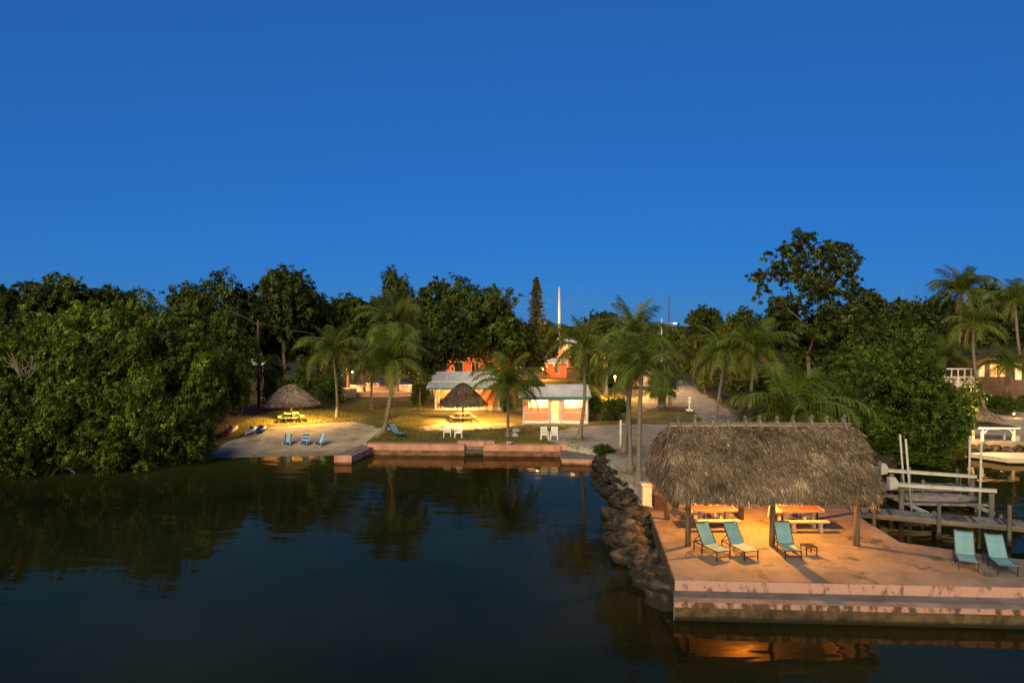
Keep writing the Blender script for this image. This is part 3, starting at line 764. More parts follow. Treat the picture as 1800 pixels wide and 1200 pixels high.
# ------------------------------------------------------------------ trees
def leaves(ctr, nrm, L, w, r, shade):
    n = len(ctr)
    a = np.cross(nrm, r.normal(0, 1, (n, 3))); a /= np.linalg.norm(a, axis=1)[:, None] + 1e-9
    b = np.cross(nrm, a)
    a = a * L[:, None]; b = b * w[:, None]
    V = np.stack([ctr - a, ctr - b + nrm * w[:, None] * .3, ctr + a, ctr + b + nrm * w[:, None] * .3], 1).reshape(-1, 3)
    F = np.arange(n * 4).reshape(-1, 4)
    return V, F, np.repeat(shade, 4, axis=0)
def crown_mesh(seed, m, H=1.0, rx=.45, zlo=.25, nclump=42, per=420, leaf=.02, cr=.15, fill=.75, flat=.75, tops=0):
    """unit tree: height 1, crown from zlo to 1"""
    r = np.random.default_rng(seed)
    cz, rz = (1 + zlo) / 2, (1 - zlo) / 2
    th = r.uniform(0, 2*np.pi, nclump); u = r.uniform(-.75, 1, nclump)
    rad = np.sqrt(1 - u*u); k = r.uniform(fill * .75, 1, nclump) ** .8
    lump = 1 + .22 * np.sin(3*th + seed) * rad + .15 * np.sin(5*th + 2*seed)
    size = cr * r.uniform(.6, 1.35, nclump)
    C = np.stack([rad*np.cos(th)*k*lump*(rx - size*.5), rad*np.sin(th)*k*lump*(rx - size*.5), cz + u*k*(rz - size*.6)], 1)
    nf = max(4, nclump // 5)
    Ci = np.stack([r.normal(0, rx*.35, nf), r.normal(0, rx*.35, nf), cz + r.normal(0, rz*.35, nf)], 1)
    C = np.concatenate([C, Ci]); size = np.concatenate([size, np.full(nf, cr * 1.4)])
    parts = []
    for c, s in zip(C, size):
        nt = max(8, int(per * (s / cr) ** 2 / 20))                 # twig tufts on the clump, each a small fan of leaves
        d = r.normal(0, 1, (nt, 3)); d[:, 2] += .25; d /= np.linalg.norm(d, axis=1)[:, None]
        bumpy = 1 + .28 * np.sin(d[:, :1]*5 + c[0]*40) * np.sin(d[:, 1:2]*5 + c[1]*40)
        tc = c + d * r.uniform(.5, 1, (nt, 1)) ** .5 * s * bumpy * np.array([1, 1, flat])
        gt = r.uniform(.75, 1.25) * r.lognormal(0, .28, nt); yt = r.uniform(-.1, .22, nt) + r.uniform(-.1, .12)
        k = np.repeat(np.arange(nt), 20); n = len(k)
        pts = tc[k] + r.normal(0, .115, (n, 3)) * s * np.array([1, 1, .7])
        nr = d[k] * .8 + r.normal(0, .42, (n, 3)) + np.array([0, 0, .5]); nr /= np.linalg.norm(nr, axis=1)[:, None]
        g = gt[k] * r.lognormal(0, .2, n); y = yt[k] + r.uniform(-.08, .08, n)
        sh = np.stack([g*(1+y), g, g*(1-y*.5)], 1)
        l = leaf * r.lognormal(-.1, .32, n)
        parts.append(leaves(pts, nr, l, l * .5, r, sh))
    V, F, Cc = merge(parts)
    return np_mesh('crown', V, F, m, Cc), C
def trunk_mesh(seed, C, m, r0=.022, forks=14, split=.3, lean=.05, roots=0):
    r = random.Random(seed); mb = MB()
    top = Vector((r.uniform(-lean, lean), r.uniform(-lean, lean), split))
    mid = top * .5 + Vector((r.uniform(-.015, .015), r.uniform(-.015, .015), 0))
    mb.tube([(0,0,-.02), (0,0,.01), mid, top], [r0*1.7, r0*1.15, r0*.9, r0*.8], 8)
    for i in range(roots):                                      # arching prop roots
        a = r.uniform(0, 6.28); q = r.uniform(.14, .4); c_, s_ = math.cos(a), math.sin(a)
        mb.tube([(0, 0, r.uniform(.1, .2)), (c_*q*.5, s_*q*.5, r.uniform(.09, .15)), (c_*q*.9, s_*q*.9, .04), (c_*q, s_*q, -.06)], [r0*.35, r0*.3, r0*.25, r0*.2], 5)
    idx = list(range(len(C))); r.shuffle(idx)
    mains = []
    for i in idx[:4]:
        c = Vector(C[i]); e = top.lerp(c, .55) + Vector((r.uniform(-.03,.03), r.uniform(-.03,.03), .03))
        mb.tube([top - Vector((0,0,.02)), top.lerp(e, .5) + Vector((r.uniform(-.02,.02), r.uniform(-.02,.02), -.01)), e, c], [r0*.65, r0*.5, r0*.36, r0*.12], 6); mains.append(e)
    for i in idx[4:4 + forks]:
        c = Vector(C[i]); e = min(mains, key=lambda q: (q - c).length)
        mb.tube([e, e.lerp(c, .5) + Vector((r.uniform(-.03,.03), r.uniform(-.03,.03), .02)), c], [r0*.3, r0*.2, r0*.08], 5)
    me = bpy.data.meshes.new('trunk'); me.from_pydata(mb.v, [], mb.f); me.materials.append(m); me.shade_smooth()
    return me
def species(n, seed, leafm, **kw):
    tk = {k: kw.pop(k) for k in ('r0', 'forks', 'split', 'lean', 'roots') if k in kw}
    out = []
    for i in range(n):
        cm, C = crown_mesh(seed + i, leafm, **kw)
        out.append((trunk_mesh(seed + i, C, M['trunk'], **tk), cm))
    return out
SPEC = {
 'mangrove': species(6, 100, M['leaf_mangrove'], rx=.5, zlo=.02, nclump=70, per=460, leaf=.0165, cr=.125, r0=.012, split=.15, roots=14),
 'dense': species(5, 200, M['leaf_dark'], rx=.36, zlo=.28, nclump=60, per=330, leaf=.0155, cr=.1, r0=.018, split=.32),
 'round': species(4, 300, M['leaf_mid'], rx=.45, zlo=.12, nclump=56, per=360, leaf=.0165, cr=.12, r0=.018, split=.25),
 'bush': species(4, 400, M['leaf_bright'], rx=.62, zlo=-.05, nclump=64, per=420, leaf=.017, cr=.15, r0=.014, split=.1),
 'sparse': species(1, 507, M['leaf_dark'], rx=.33, zlo=.2, nclump=112, per=150, leaf=.0105, cr=.058, fill=.88, flat=.6, r0=.014, forks=46, split=.3, lean=.02),
}
TREES = []
ORD = ['first', 'second', 'third', 'fourth', 'fifth', 'sixth', 'seventh', 'eighth']
def tree(kind, px, Y, top, hw, label, group=None, base=.75, name=None, var=None):
    i = len(TREES); v = SPEC[kind][(i if var is None else var) % len(SPEC[kind])]
    q = P(px, top, Y); h = q.z - base
    rx0 = {'mangrove': .55, 'dense': .4, 'round': .5, 'bush': .67, 'sparse': .36}[kind]
    sxy = W(hw, Y) / rx0
    t = thing(name or {'mangrove': 'mangrove_tree', 'dense': 'broadleaf_tree', 'round': 'broadleaf_tree', 'bush': 'shrub', 'sparse': 'tall_tree'}[kind], label, 'shrub' if kind == 'bush' else 'tree', (q.x, Y, base), random.uniform(0, 6.28), group)
    t.scale = (sxy, sxy, h)
    link('trunk', v[0], t); link('crown', v[1], t)
    TREES.append(t); return t
g = 'mangroves massed along the left shore'
lb = 'olive mangrove at the waterside, front row of left thicket, %s from left'
for k, (px, Y, top, hw) in enumerate(((-40,42.5,655,75),(40,43,700,65),(110,44,650,72),(190,44.5,715,62),(255,45.5,665,66),(328,47,712,50))):
    tree('mangrove', px, Y, top, hw, lb % ORD[k], g, base=-.65)
lb2 = 'olive mangrove in the second row of the left thicket, %s from the left'
for k, (px, Y, top, hw) in enumerate(((-60,49,570,80),(30,50,585,80),(110,51,560,78),(190,52,580,78),(270,52,555,80),(342,53,575,64),(394,58,605,42))):
    tree('mangrove', px, Y, top, hw, lb2 % ORD[k], g, base=.3)
lb3 = 'olive tree in the third row behind the mangroves, %s from the left'
for k, (px, Y, top, hw) in enumerate(((-40,60,515,90),(60,61,530,85),(150,62,525,85),(235,62,525,80),(320,63,535,80),(390,66,540,60))):
    tree('mangrove', px, Y, top, hw, lb3 % ORD[k], g)
g = 'dark trees on the skyline behind the mangroves'
for k, (px, Y, top, hw) in enumerate(((-60,78,490,70),(10,78,488,80),(110,80,478,75),(195,82,492,62))):
    tree('dense', px, Y, top, hw, 'dark rounded skyline tree behind the mangroves, %s from the left' % ORD[k], g)
tree('round', 350, 80, 477, 72, 'broad tree on the skyline right of the dip above the mangroves', g)
tree('dense', 425, 82, 500, 55, 'dark tree on the skyline just left of the tallest rounded crown', g)
gw = 'trees in the wood behind the beach'
tree('dense', 500, 84, 455, 62, 'tallest rounded tree of the left wood, with a pale bare trunk', gw, var=2)
for (px, Y, top, hw), lb in zip(((560,92,512,52),(610,95,508,55),(640,90,540,50),(455,88,540,45),(540,88,560,50),(590,84,590,42),(470,78,620,34)), (
    'dark skyline tree just right of the tallest rounded crown',
    'dark skyline tree above the leftmost coconut palm',
    'dark tree between the leftmost and the tallest lawn palm',
    'dark tree directly behind the wooden utility pole',
    'shaded tree below and right of the tallest rounded crown',
    'shaded tree behind the crown of the leftmost coconut palm',
    'low shaded tree right of the wooden pole base')):
    tree('dense', px, Y, top, hw, lb, gw)
tree('dense', 700, 94, 476, 45, 'tree with a raised knob of foliage above the tall coconut palms', gw)
tree('dense', 770, 95, 487, 55, 'dense tree on the skyline left of the widest crown', gw)
tree('round', 845, 88, 487, 82, 'widest spreading tree behind the metal-roofed pavilion', gw)
for (px, Y, top, hw), lb in zip(((650,98,525,50),(735,92,530,55),(800,84,545,50),(885,88,540,45),(915,92,560,36),(700,88,580,45),(760,83,600,34)), (
    'dark skyline tree left of the tallest lawn palm crown',
    'dark tree right of the tallest lawn palm crown',
    'dark tree above the left part of the metal-roofed pavilion',
    'dark tree at the right flank of the widest crown',
    'dark tree left of the conifer foot',
    'shaded tree behind the two lawn palms',
    'low shaded tree above the left end of the metal roof')):
    tree('dense', px, Y, top, hw, lb, gw)
gs = 'shrubs at the edge of the lawn'
tree('bush', 528, 69, 640, 34, 'bright shrub behind the left round thatched hut', gs)
tree('bush', 482, 71, 655, 30, 'dark shrub between the wooden pole and the left round hut', gs)
tree('bush', 575, 76, 640, 30, 'shrub at the wood edge right of the left round hut', gs)
tree('bush', 738, 74, 668, 20, 'low shrub at the left end of the metal-roofed pavilion', gs)
tree('bush', 897, 66, 690, 16, 'small shrub between pavilion and porch cottage', gs)
tree('bush', 1070, 62, 698, 22, 'rounded shrub at the right side of the porch cottage', gs)
tree('bush', 1088, 66, 694, 24, 'taller shrub behind the white post and palms', gs)
tree('bush', 1045, 66, 690, 16, 'low shrub touching the right corner of the porch cottage', gs)
tree('bush', 940, 88, 662, 20, 'dark hedge shrub behind the porch cottage', gs)
tree('bush', 1000, 80, 672, 22, 'dark shrub behind the cottage roof', gs)
tree('bush', 1035, 79, 676, 20, 'dark shrub right of the small coral building', gs)
gm = 'trees in the gap around the small coral building'
tree('round', 965, 118, 560, 30, 'small rounded tree at the foot of the tall conifer', gm)
tree('dense', 1055, 112, 541, 42, 'umbrella-shaped tree right of the pale utility pole', gm)
tree('round', 1030, 105, 590, 32, 'tree glowing in lamplight right of the lit upstairs house', gm)
tree('round', 1085, 98, 600, 36, 'yellow-lit tree behind the palm cluster', gm)
tree('round', 930, 105, 598, 34, 'shaded tree left of the small coral building', gm)
tree('round', 1135, 120, 575, 40, 'tree behind the palm cluster at the driveway end', gm)
tree('round', 1190, 135, 575, 40, 'small far tree at the end of the driveway', gm)
tree('dense', 870, 98, 600, 30, 'dark tree in front of the lit pink upstairs wall', gm)
gr = 'trees and hedge right of the driveway'
tree('dense', 1238, 92, 529, 42, 'very dark tree at the head of the driveway hedge', gr)
tree('dense', 1295, 84, 545, 45, 'dark tree behind the two palms by the driveway', gr)
for (px, Y, top, hw), lb in zip(((1218,100,600,24),(1240,88,612,30),(1268,78,622,32),(1305,69,630,38),(1345,63,640,42),(1395,60,645,48)), (
    'dark hedge tree farthest up the right side of the driveway',
    'second farthest hedge tree on the right side of the driveway',
    'hedge tree behind the left driveway palm',
    'hedge tree between the two driveway palms',
    'hedge tree right of the right driveway palm',
    'hedge tree behind the arching young palm fronds')):
    tree('round', px, Y, top, hw, lb, gr)
tree('sparse', 1422, 72, 394, 100, 'tallest tree, open and sparse, standing behind the big thatched pavilion', gr).rotation_euler = (0, 0, 5.2)
for (px, Y, top, hw), lb in zip(((1365,78,520,46),(1470,76,530,48),(1420,74,560,50)), (
    'leafy tree left of the tall sparse tree trunk',
    'leafy tree right of the tall sparse tree trunk',
    'leafy tree around the tall sparse tree trunk')):
    tree('dense', px, Y, top, hw, lb, gr)
for (px, Y, top, hw), lb in zip(((1530,84,508,50),(1590,88,516,50),(1650,92,512,48),(1565,80,545,50),(1625,84,550,50)), (
    'dark skyline tree just right of the tall sparse tree',
    'dark skyline tree below the antenna mast',
    'dark skyline tree left of the tall straight palm',
    'dark lower tree above the left half of the canal bush',
    'dark lower tree above the right half of the canal bush')):
    tree('dense', px, Y, top, hw, lb, gr)
for (px, Y, top, hw), lb in zip(((1740,92,490,48),(1800,90,492,45),(1770,86,560,45),(1700,90,540,45),(1850,88,500,50)), (
    'dark skyline tree right of the tall straight palm crown',
    'dark skyline tree behind the palm at the right border',
    'dark tree above the lit windows at far right',
    'dark tree behind the tall straight palm trunk',
    'dark tree cut by the right border of the view')):
    tree('dense', px, Y, top, hw, lb, gr)
tree('round', 1500, 62, 575, 58, 'leafy green tree above the young palm behind the big pavilion', gr)
tree('bush', 1545, 56, 598, 62, 'bright green shrub behind the large rounded bush by the canal', gr)
tree('bush', 1460, 56, 640, 48, 'green shrub just behind the arching young palm', gr)
tree('bush', 1598, 49, 612, 102, 'large rounded green bush overhanging the canal by the boat lift', gr, base=-.1)
tree('bush', 1510, 47, 700, 52, 'green bush at the canal bank directly behind the big thatched roof', gr, base=.2)
tree('bush', 1672, 49, 690, 36, 'low right flank of bush over the canal water', gr, base=-.1)

tree('bush', 1172, 97, 640, 22, 'lamplit shrub behind the fan palm at the driveway', 'lamplit shrubs around the pole lamp')
tree('dense', 738, 73, 575, 40, 'tree with a bare trunk left of the metal-roofed pavilion', 'trees in the wood behind the beach')
tree('bush', 1556, 47.2, 765, 62, 'low bush hanging to the canal water behind the boat lift', 'trees and hedge right of the driveway', base=-.2)
tree('bush', 1625, 47.0, 775, 52, 'low right bush hanging to the canal water behind the boat lift', 'trees and hedge right of the driveway', base=-.2)
gg = 'shrubs in the right-hand garden'
tree('bush', 1742, 68, 688, 20, 'dark garden shrub below the lit windows at far right', gg)
tree('bush', 1772, 66, 694, 22, 'dark garden shrub beside the path lamp at far right', gg)
tree('bush', 1710, 69, 690, 18, 'low shrub under the railed terrace at far right', gg)
tree('bush', 1806, 68, 690, 22, 'dark garden shrub cut by the right border', gg)
tree('dense', 1735, 80, 585, 34, 'dark tree standing over the railed terrace at far right', gg)
tree('dense', 1790, 79, 600, 30, 'dark tree standing over the lit windows at far right', gg)

# ------------------------------------------------------------------ palms
def frond_mesh(seed, L, el, droop, m, n=44, ll=.62, w=.024, hang=.35):
    r = np.random.default_rng(seed)
    N = 14; pts = [np.zeros(3)]; tan = []
    for i in range(N):
        t = (i + .5) / N; a = R(el) - R(droop) * t ** 1.25
        d = np.array([math.cos(a), .04 * math.sin(3 * t + seed), math.sin(a)]); tan.append(d); pts.append(pts[-1] + d * L / N)
    pts = np.array(pts); tan = np.array(tan + [tan[-1]])
    mb = MB(); mb.tube([tuple(p) for p in pts[::2]], [.035 * (1 - .85 * i / 7) for i in range(8)], 4, False)
    V = [np.array(mb.v)]; F = [np.array(mb.f)]; o = len(mb.v)
    C = [np.tile([[1.5, 1.35, .9]], (o, 1))]
    vs, fs, cs = [], [], []
    for i in range(n):
        t = .1 + .9 * (i + r.uniform(-.3, .3)) / n; t = min(max(t, .06), 1)
        k = min(int(t * N), N - 1); f = t * N - k
        b = pts[k] * (1 - f) + pts[k + 1] * f; d = tan[k]
        up = np.cross(np.array([0, 1., 0]), d); up = -up if up[2] < 0 else up
        for s in (-1, 1):
            l = ll * (.35 + .75 * math.sin(math.pi * (.12 + .8 * t))) * r.uniform(.8, 1.15)
            sw_ = .45 + .7 * t
            q = np.array([0, s, 0]) + d * sw_ + up * r.uniform(.0, .3); q /= np.linalg.norm(q)
            q2 = q + np.array([0, 0, -1]) * (hang + r.uniform(0, .5)); q2 /= np.linalg.norm(q2)
            q3 = q2 + np.array([0, 0, -1]) * (hang + r.uniform(0, .6)); q3 /= np.linalg.norm(q3)
            c = b + q * l * .4; e = c + q2 * l * .35; g_ = e + q3 * l * .3
            z = d * w * r.uniform(.8, 1.2)
            vs += [b - z*.6, b + z*.6, c - z, c + z, e - z*.7, e + z*.7, g_ - z*.15, g_ + z*.15]
            j = o + len(vs) - 8; fs += [(j, j+1, j+3, j+2), (j+2, j+3, j+5, j+4), (j+4, j+5, j+7, j+6)]
            sh = r.lognormal(0, .22); y = r.uniform(-.1, .25); cs += [[sh*(1+y), sh, sh*(1-y)]] * 8
    return np_mesh('frond', np.concatenate(V + [np.array(vs)]), np.concatenate(F + [np.array(fs)]), m, np.concatenate(C + [np.array(cs)]))
FR = {'up': [frond_mesh(s, 1, 78, 45, M['leaf_palm'], ll=.27, w=.0075, hang=.2) for s in (1, 2, 3)],
      'mid': [frond_mesh(s, 1, 58, 98, M['leaf_palm'], ll=.29, w=.0075, hang=.5) for s in (4, 5, 6)],
      'low': [frond_mesh(s, 1, 24, 105, M['leaf_palm'], ll=.3, w=.0075, hang=.8) for s in (7, 8, 9)],
      'hang': [frond_mesh(s, 1, -5, 85, M['leaf_palm'], ll=.27, w=.007, hang=1.2) for s in (10, 11)],
      'dead': [frond_mesh(s, 1, -30, 70, M['leaf_palm_dead'], n=26, ll=.2, w=.008, hang=1.2) for s in (12, 13)]}
for f_ in FR.values():
    for me in f_:
        n_ = len(me.vertices); co = np.empty(n_*3, np.float32); me.vertices.foreach_get('co', co)
        co = co.reshape(-1, 3); k = 32                      # slim the midrib, which was made for a longer leaf
def palm(label, base, crown, Y, L=3.4, n=(5, 7, 8, 5, 2), bow=0.0, r0=.15, gz=.75, dY=0.0, group='coconut palms', seed=0, name='coconut_palm', nuts=True):
    r = random.Random(seed + int(base * 7))
    b = P(base, 600, Y); b.z = gz
    c = P(crown[0], crown[1], Y + dY); 
    t = thing(name, label, 'palm tree', b, 0, group)
    c = c - b; N = 26; pts, rad = [], []
    for i in range(N + 1):
        s = i / N
        p_ = Vector((c.x * s, c.y * s, c.z * s)) + Vector((bow * math.sin(math.pi * s), 0, 0))
        pts.append(p_); rad.append((r0 * (1.9 - 1.0 * min(s * 7, 1)) if s < .15 else r0 * (.9 - .25 * s)) * (1.0 + (.07 if i % 2 else -.06)))
    pts[0].z = -.1
    MB().tube(pts, rad, 9).build('trunk', M['palm_trunk'], t, True)
    az = r.uniform(0, 6.28)
    for kind, cnt in zip(('up', 'mid', 'low', 'hang', 'dead'), n):
        for i in range(cnt):
            az += 2.39996 + r.uniform(-.25, .25)
            o = link('frond', r.choice(FR[kind]), t)
            l = L * r.uniform(.85, 1.12) * {'up': .85, 'mid': 1.05, 'low': 1.05, 'hang': .95, 'dead': .8}[kind]
            o.location = c + Vector((math.cos(az), math.sin(az), 0)) * .06 + Vector((0, 0, r.uniform(-.12, .12)))
            o.rotation_euler = (r.uniform(-.25, .25), r.uniform(-.18, .18), az); o.scale = (l, l, l)
    if nuts:
        for i in range(5):
            a = r.uniform(0, 6.28); q = c + Vector((math.cos(a) * .2, math.sin(a) * .2, -.2 - r.uniform(0, .15)))
            MB().tube([q + Vector((0,0,.1)), q + Vector((0,0,.06)), q, q - Vector((0,0,.08)), q - Vector((0,0,.1))], [.02, .08, .1, .07, .02], 7).build('coconut', M['dead'], t, True)
    return t
palm('leftmost coconut palm, right of the left round thatched hut', 592, (584, 618), 64, 3.7, (5,7,7,4,2), seed=1, bow=.15)
palm('coconut palm with leaning base beside the lawn lounger', 673, (690, 636), 55.5, 3.7, (6,8,7,4,2), bow=.25, seed=2)
palm('tallest coconut palm on the lawn, crown above its neighbour', 680, (692, 572), 64, 4.0, (6,8,7,4,2), bow=.1, seed=3)
palm('short slender coconut palm behind the two lawn palms', 651, (655, 640), 70, 3.2, (3,6,7,4,1), r0=.13, seed=4)
palm('coconut palm on the lawn in front of pavilion and cottage', 893, (893, 676), 53, 3.3, (5,8,8,5,2), r0=.14, seed=5)
palm('curved coconut palm at the right of the porch cottage', 1018, (1024, 608), 52, 3.0, (5,7,7,4,1), bow=.3, r0=.16, seed=6)
palm('slim back palm of the cluster of three beside the white post', 1097, (1112, 590), 46.5, 3.0, (6,7,6,3,1), bow=.1, r0=.17, seed=7)
palm('middle palm of the cluster of three at the rocky bank', 1109, (1098, 636), 40.8, 2.4, (4,6,7,4,2), bow=.1, r0=.15, seed=8)
palm('front palm of the cluster of three above the boulders', 1124, (1128, 648), 36.8, 2.6, (5,7,7,4,2), r0=.16, bow=-.05, seed=9)
palm('left palm of two beside the driveway, trunk leaning right', 1256, (1275, 622), 57, 3.6, (3,5,6,6,5), r0=.16, seed=10)
palm('right palm of two beside the driveway with hanging brown fronds', 1316, (1326, 618), 56, 3.5, (6,6,6,6,5), r0=.18, seed=11)
palm('young trunkless coconut palm with long arching fronds behind the big pavilion', 1388, (1388, 736), 44, 4.6, (6,9,9,4,0), r0=.2, seed=12, nuts=False)
palm('tall straight palm right of the canal bush', 1684, (1690, 512), 84, 4.3, (7,9,5,3,1), r0=.22, seed=13, group='palms in the right-hand garden')
palm('palm with a curving trunk in the right-hand garden', 1741, (1711, 570), 62, 3.0, (5,7,5,3,1), bow=-.5, r0=.17, seed=14, group='palms in the right-hand garden')
palm('palm at the right border leaning outward', 1812, (1784, 530), 76, 3.6, (6,7,5,2,1), bow=-.3, r0=.2, seed=15, group='palms in the right-hand garden')
palm('low shaded palm behind the railing of the right-hand house', 1655, (1662, 630), 76, 3.6, (4,7,7,3,1), r0=.17, seed=16, group='palms in the right-hand garden')
palm('bushy palm lit from below beside the lit windows', 1770, (1772, 640), 70, 3.2, (4,7,8,4,3), r0=.2, seed=17, group='palms in the right-hand garden')
palm('palm glowing in the lamplight behind the cluster of three', 1066, (1068, 612), 85.5, 3.6, (4,7,8,5,2), r0=.2, seed=18)
# fan palm on the grass island
def fan_leaf(seed):
    r = np.random.default_rng(seed); vs, fs, cs = [], [], []
    vs += [(0,-.012,0),(0,.012,0),(.55,.01,.06),(.55,-.01,.06)]; fs.append((0,1,2,3)); cs += [[1,1,.7]]*4
    for i in range(22):
        a = R(-115 + 230 * i / 21); l = .55 * (.75 + .25 * math.cos(a * .6)); d = np.array([math.cos(a), math.sin(a), .1]); s_ = np.array([-math.sin(a), math.cos(a), 0]) * .025
        b = np.array([.55, 0, .06]); m_ = b + d * l * .55; e = b + d * l + np.array([0, 0, -.22 - r.uniform(0, .15)])
        j = len(vs); vs += [b, m_ - s_, m_ + s_, e]; fs.append((j, j+1, j+3, j+2)); g_ = r.lognormal(0, .2); cs += [[g_*1.1, g_, g_*.8]]*4
    return np_mesh('fan_leaf', np.array(vs), fs, M['leaf_palm'], np.array(cs))
FAN = [fan_leaf(s) for s in range(3)]
q = G(1163, 716)
t = thing('fan_palm', 'stout fan palm on the grass island in the driveway', 'palm tree', (q.x, q.y, .75))
MB().tube([(0,0,-.1),(0,0,.3),(.02,0,.9),(.03,0,1.5),(.03,0,2.1)], [.5,.44,.42,.36,.25], 10).build('trunk', M['trunk'], t, True)
rr = random.Random(5)
for i in range(46):
    o = link('fan_leaf', FAN[i % 3], t); o.location = (.03, 0, 1.9 + rr.uniform(-.1, .3)); s_ = rr.uniform(1.5, 2.0)
    o.rotation_euler = (rr.uniform(-.3,.3), R(rr.uniform(-75, 35)), i * 2.4); o.scale = (s_, s_, s_)
# conifer
q = P(943, 489, 150); h = q.z - .8
t = thing('norfolk_pine', 'narrow dark conifer standing tall left of the pale utility pole', 'tree', (q.x, 150, .8))
MB().tube([(0,0,0),(0,0,h*.5),(0,0,h)], [.25,.16,.03], 7).build('trunk', M['trunk'], t, True)
r = np.random.default_rng(9); parts = []
for i in range(34):
    s = i / 33; zz = h * (.3 + .7 * s); rad = 2.1 * (1 - s) ** .5 * r.uniform(.75, 1.15) + .25
    for j in range(9):
        a = r.uniform(0, 6.28); n = 46
        t_ = r.uniform(.1, 1, n); pts = np.stack([np.cos(a)*t_*rad, np.sin(a)*t_*rad, zz + t_*rad*.12 + r.normal(0, .07, n)], 1) + r.normal(0, .09, (n, 3))
        nr = r.normal(0, 1, (n, 3)); nr /= np.linalg.norm(nr, axis=1)[:, None]
        g_ = r.lognormal(0, .25, n); parts.append(leaves(pts, nr, np.full(n, .17), np.full(n, .07), r, np.stack([g_, g_, g_], 1)))
V, F, C = merge(parts); link('crown', np_mesh('crown', V, F, M['leaf_pine'], C), t)
# bare branches in the mangroves
q = P(50, 650, 47.6)
t = thing('bare_branches', 'leafless pale branches sticking out of the mangroves at far left', 'dead branches', (q.x, q.y, q.z - .5))
rr = random.Random(8); mb = MB()
for i in range(9):
    a = Vector((rr.uniform(-.3, .3), rr.uniform(-.4, 0), 0)); d = Vector((rr.uniform(-1.2, 1.2), rr.uniform(-.5, .1), rr.uniform(.8, 1.9)))
    m_ = a + d * .5 + Vector((rr.uniform(-.2, .2), 0, 0)); mb.tube([a, m_, a + d], [.05, .035, .01], 5)
    for k in range(3): e = m_ + Vector((rr.uniform(-.6, .6), rr.uniform(-.3, .1), rr.uniform(.1, .8))); mb.tube([m_, m_.lerp(e, .5) + Vector((0,0,.06)), e], [.025, .016, .006], 4)
mb.build('branches', mat('bare_wood', (.3,.25,.18), .9, .2, 4), t, True)

# ------------------------------------------------------------------ round thatched huts with tables
def round_hut(label, tlabel, px, py, rad, zt, ze, wood, power, seed, col=(1,.5,.12), pale=1.0):
    q = G(px, py, .78); Y = q.y
    t = thing('thatched_hut', label, 'thatched hut', (q.x, Y, .78), 0, 'round thatched huts on the lawn')
    r = np.random.default_rng(seed)
    def pt(a, v):
        rr_ = rad * np.clip(v, 1e-4, 1.1) ** .88; z = ze + (zt - ze) * (1 - v ** 1.12) - .0 * v
        return np.stack([rr_ * np.cos(a), rr_ * np.sin(a), z], -1)
    n = 12000; a = r.uniform(0, 2*np.pi, n); v = np.sqrt(r.uniform(0.002, 1, n)) * .97
    p = pt(a, v); d = pt(a, v + .02) - p; d /= np.linalg.norm(d, axis=1)[:, None]
    tg = np.stack([-np.sin(a), np.cos(a), 0*a], 1); nr = np.cross(d, tg); nr *= np.sign(nr[:, 2:3] + 1e-6)
    pa = strips(p, d, nr, r.uniform(.25, .55, n), r.uniform(.012, .03, n), r.uniform(.01, .08, n), seed, thatch_shade(n, r, p + q.x))
    n = 2400; a = r.uniform(0, 2*np.pi, n); p = pt(a, r.uniform(.92, 1, n)); d = np.stack([np.cos(a)*.4, np.sin(a)*.4, 0*a - .9], 1); nr = np.stack([np.cos(a)*.9, np.sin(a)*.9, 0*a + .4], 1)
    pb = strips(p, d, nr, r.uniform(.12, .34, n), r.uniform(.012, .028, n), r.uniform(0, .05, n), seed + 1, thatch_shade(n, r, p + q.x))
    V, F, C = merge([pa, pb]); C = C * pale
    vs, fs, N = [], [], 24
    for i, v in enumerate(np.linspace(.02, .97, 9)):
        for j in range(N): vs.append(tuple(pt(np.array(2*np.pi*j/N), np.array(v)) - np.array([0, 0, .03])))
    for i in range(8):
        for j in range(N): fs.append((i*N+j, i*N+(j+1)%N, i*N+N+(j+1)%N, i*N+N+j))
    fs.append(tuple(range(N-1, -1, -1)))
    rf = MB().add(vs, fs).build('roof', M['thatch_core'], t, True)
    tag(link('thatch', np_mesh('thatch', V, F, M['thatch'], C), rf), kind='stuff')
    MB().tube([(0,0,0),(0,0,zt-.2)], [.1,.08], 9).build('post', M['post'], t, True)
    for i in range(6):
        a = math.pi * i / 3; MB().bar((0, 0, zt - .35), (rad*.85*math.cos(a), rad*.85*math.sin(a), ze + .12), .06).build('rafter', M['wood'], t)
    MB().tube([(.2,-.2,ze+.76),(.2,-.2,ze+.7),(.2,-.2,ze+.6)], [.03,.06,.04], 8).build('lamp_bulb', M['bulb'], t)
    lamp(t, (.22, -.25, ze + .5), power, col, .05)
    tb = thing('picnic_table', tlabel, 'picnic table', (q.x, Y, .78), .35, 'square picnic tables under the round huts')
    for s in range(6): MB().box((-.52 + s * .208, 0, .72), (.19, 1.2, .04)).build('tabletop_plank', wood, tb)
    for k in range(4):
        m_ = Matrix.Rotation(k * math.pi / 2, 4, 'Z'); b = MB().box((0, -1.0, .42), (1.7, .28, .05)); b.v = [tuple(m_ @ Vector(v)) for v in b.v]; b.build('bench', wood, tb)
        for sx in (-1, 1):
            b = MB().bar((sx*.55, -1.05, 0), (sx*.4, -.35, .7), .08).bar((sx*.52, -1.1, .37), (sx*.45, -.5, .37), .08); b.v = [tuple(m_ @ Vector(v)) for v in b.v]; b.build('leg', M['wood'], tb)
round_hut('round thatched hut with a broad low roof at the back of the beach', 'pale green square picnic table under the left round hut', 512, 740, 2.25, 3.4, 1.72, M['greentable'], 2800, 41, (1, .55, .13), 1.75)
